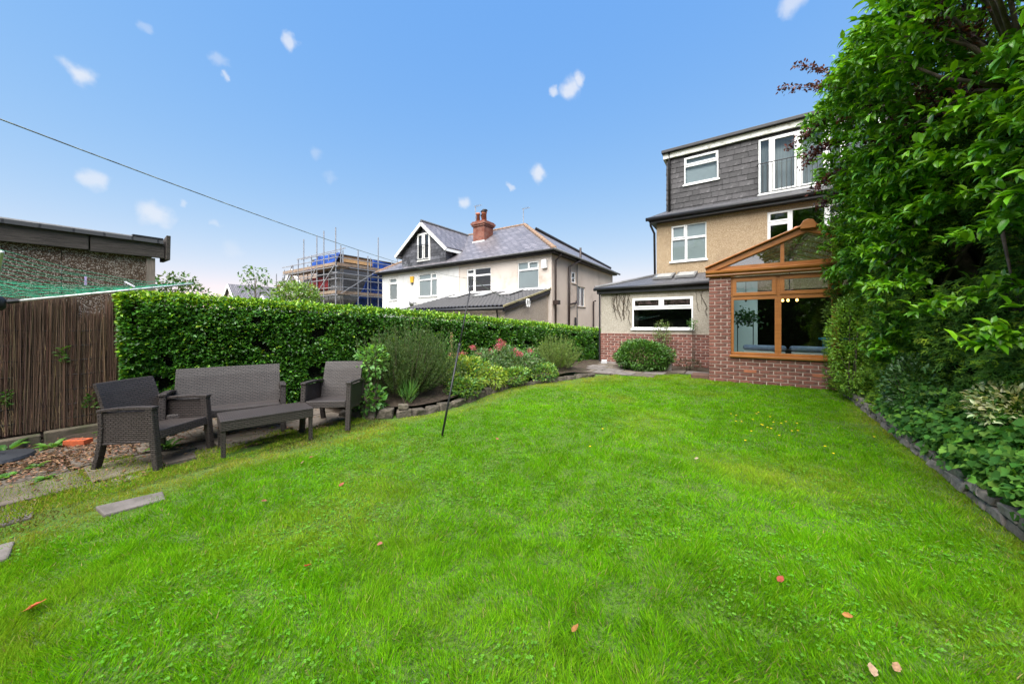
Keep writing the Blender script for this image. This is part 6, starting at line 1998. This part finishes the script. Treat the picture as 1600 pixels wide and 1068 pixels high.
    tips = [((1.3, 6.9, 4.75), (.42, 6.8, 5.05)), ((1.2, 6.9, 4.9), (.62, 6.8, 5.35)), ((1.2, 6.8, 4.5), (.50, 6.7, 4.05)), ((1.3, 6.8, 4.2), (.66, 6.7, 3.72)), ((1.2, 6.8, 4.0), (.72, 6.7, 3.9)), ((1.3, 6.9, 3.7), (.80, 6.7, 3.35)),
            ((1.4, 7.0, 3.4), (.88, 6.9, 3.15)), ((1.5, 6.0, 5.0), (1.15, 5.6, 5.35)), ((1.7, 5.6, 5.0), (1.45, 5.0, 5.3)), ((1.3, 6.6, 4.6), (.75, 6.4, 4.75))]
    for i in range(46):
        a = np.array([1.5 + .6 * rng.random(), 4.6 + 2.4 * rng.random(), 3.4 + 1.8 * rng.random()])
        tips.append((tuple(a), tuple(a + np.array([-.35, -.3, .25]) + .2 * rng.standard_normal(3))))
    C_, T_ = [], []
    for i, (a, b) in enumerate(tips):
        a, b = np.array(a), np.array(b)
        root = np.array([2.3, 7.0, 3.8]) if a[1] > 6 else np.array([2.2, 6.6, 4.6])
        mid = (a + b) / 2 + np.array([0, 0, .05])
        MB().tube([root, (root + a) / 2 + np.array([0, 0, .1]), a, mid, b], [.02, .014, .009, .005, .002], 5).build('twig', M['bark_dark'], T2)
        q = 190 if i < 10 else 60
        s_ = rng.random(q)[:, None] * 1.0
        C_.append(a * (1 - s_) + b * s_ + (.03 if i < 10 else .022) * rng.standard_normal((q, 3)) + np.array([0, 0, .2]) * (s_ * (1 - s_))); T_.append(unit(b - a) * .5 + rdir(q))
    C_ = np.concatenate(C_); T_ = np.concatenate(T_)
    leaves('crown', C_, T_, rdir(len(C_)) + np.array([0, 0, .5]), .050, .028, T_LEAF, pick([(.055, .018, .022), (.10, .028, .028), (.04, .02, .018), (.16, .05, .04)], len(C_), .2), M['leaf'], T2)


M['bark_dark'] = simple('dark_plum_bark', (.045, .032, .03), (.025, .018, .017), 10, .85, bump=.5)
right_side()


# ================================================================== TREES BEYOND, AND BEHIND THE VIEWER (seen in the glass)
def tree(name, x, y, h, r, n, size, pal, label, trunk_r=.12, seed=300, gap=.42, zc=None, zsq=.7, group=None, base=0):
    o = empty(name, (x, y, base), 0, label, 'tree', group)
    zc = zc if zc else h - r * zsq
    m = MB().tube([(x, y, base), (x + .05 * r, y, base + (zc - base) * .6), (x, y, zc + r * .2)], [trunk_r, trunk_r * .75, trunk_r * .3], 8)
    N = n * 3
    d = rdir(N); rr = (.35 + .65 * rng.random(N) ** .5) * (.7 + .6 * fbm(d * 1.3 + np.array([x, y, 0]), 1.6, seed))
    P = np.array([x, y, zc]) + d * rr[:, None] * np.array([r, r, r * zsq])
    k = fbm(P, 2.6 / r, seed + 4) > gap
    P, d = P[k][:n], d[k][:n]
    for i in range(16):
        q = P[rng.integers(len(P))]
        b = np.array([x, y, base + (zc - base) * random.uniform(.5, .95)])
        m.tube([b, (b + q) / 2 + np.array([0, 0, .1 * r]), q], [trunk_r * .4, trunk_r * .22, trunk_r * .06], 5)
    m.build('trunk', M['bark'], o, smooth=True)
    N = len(P)
    L_ = size * (.6 + .7 * rng.random(N))
    leaves('crown', P, d * .5 + rdir(N), np.array([0, 0, .7]) + .7 * rdir(N), L_, L_ * .55, T_DIAMOND, pick(pal, N, .22), M['leaf'], o)
    return o


G = [(.05, .12, .02), (.07, .16, .025), (.10, .2, .03)]
tree('apple_tree', -13.0, 5.75, 3.0, .78, 1800, .11, [(.12, .22, .03), (.16, .27, .04), (.09, .17, .03)], 'small light green leafy tree beyond the hedge before the scaffolding', .06, 300, .40, zc=2.35, zsq=.7)
tree('young_tree', -14.3, 5.0, 3.6, .5, 160, .13, G, 'sparse young shoot rising above the hedge left of the scaffolding', .03, 310, .44, zc=2.9, zsq=1.1)
tree('garden_shrub_tree', -9.5, 1.95, 2.5, .52, 800, .085, [(.05, .11, .025), (.08, .15, .04), (.10, .14, .06)], 'bushy plant showing over the hedge beside the garage', .05, 320, .38, zc=2.0, zsq=.85)
tree('low_tree', -20.0, 6.0, 2.9, .9, 900, .12, G, 'low dark bush beyond the hedge below the distant roof', .06, 330, .40, zc=2.1, zsq=.7)
tree('tall_tree', -3.5, -9.5, 8.5, 3.0, 6000, .24, G, 'tall leafy tree behind the viewpoint reflected in the panes, left one', .22, 340, .50)
tree('tall_tree', 2.5, -11.0, 10.0, 3.4, 7000, .26, G, 'tallest leafy tree behind the viewpoint reflected in the panes', .25, 350, .49)
tree('tall_tree', 6.5, -8.0, 7.5, 2.6, 5000, .24, G, 'leafy tree behind the viewpoint reflected in the panes, right one', .2, 360, .50)


def back_hedge():
    o = empty('boundary_hedge', (0, -7.5, 0), 0, 'dark boundary hedge behind the viewpoint, seen only in the window reflections', 'hedge')
    n = 16000
    P = np.column_stack([rng.uniform(-10, 9, n), np.full(n, -7.0), .1 + 3.6 * rng.random(n)])
    P[:, 1] += .8 * (fbm(P, .8, 400) - .5) + .3 * rng.random(n); P[:, 2] *= .85 + .35 * fbm(P[:, :2] * np.array([1, 0]), .7, 404)
    leaves('foliage', P, rdir(n) + np.array([0, .5, 0]), rdir(n) + np.array([0, .5, .5]), .16, .09, T_DIAMOND, pick(G, n, .2), M['leaf'], o)
    MB().box(-10, 9, -8.2, -7.2, 0, 2.9).build('shade_core', M['hedge_core'], o)


back_hedge()
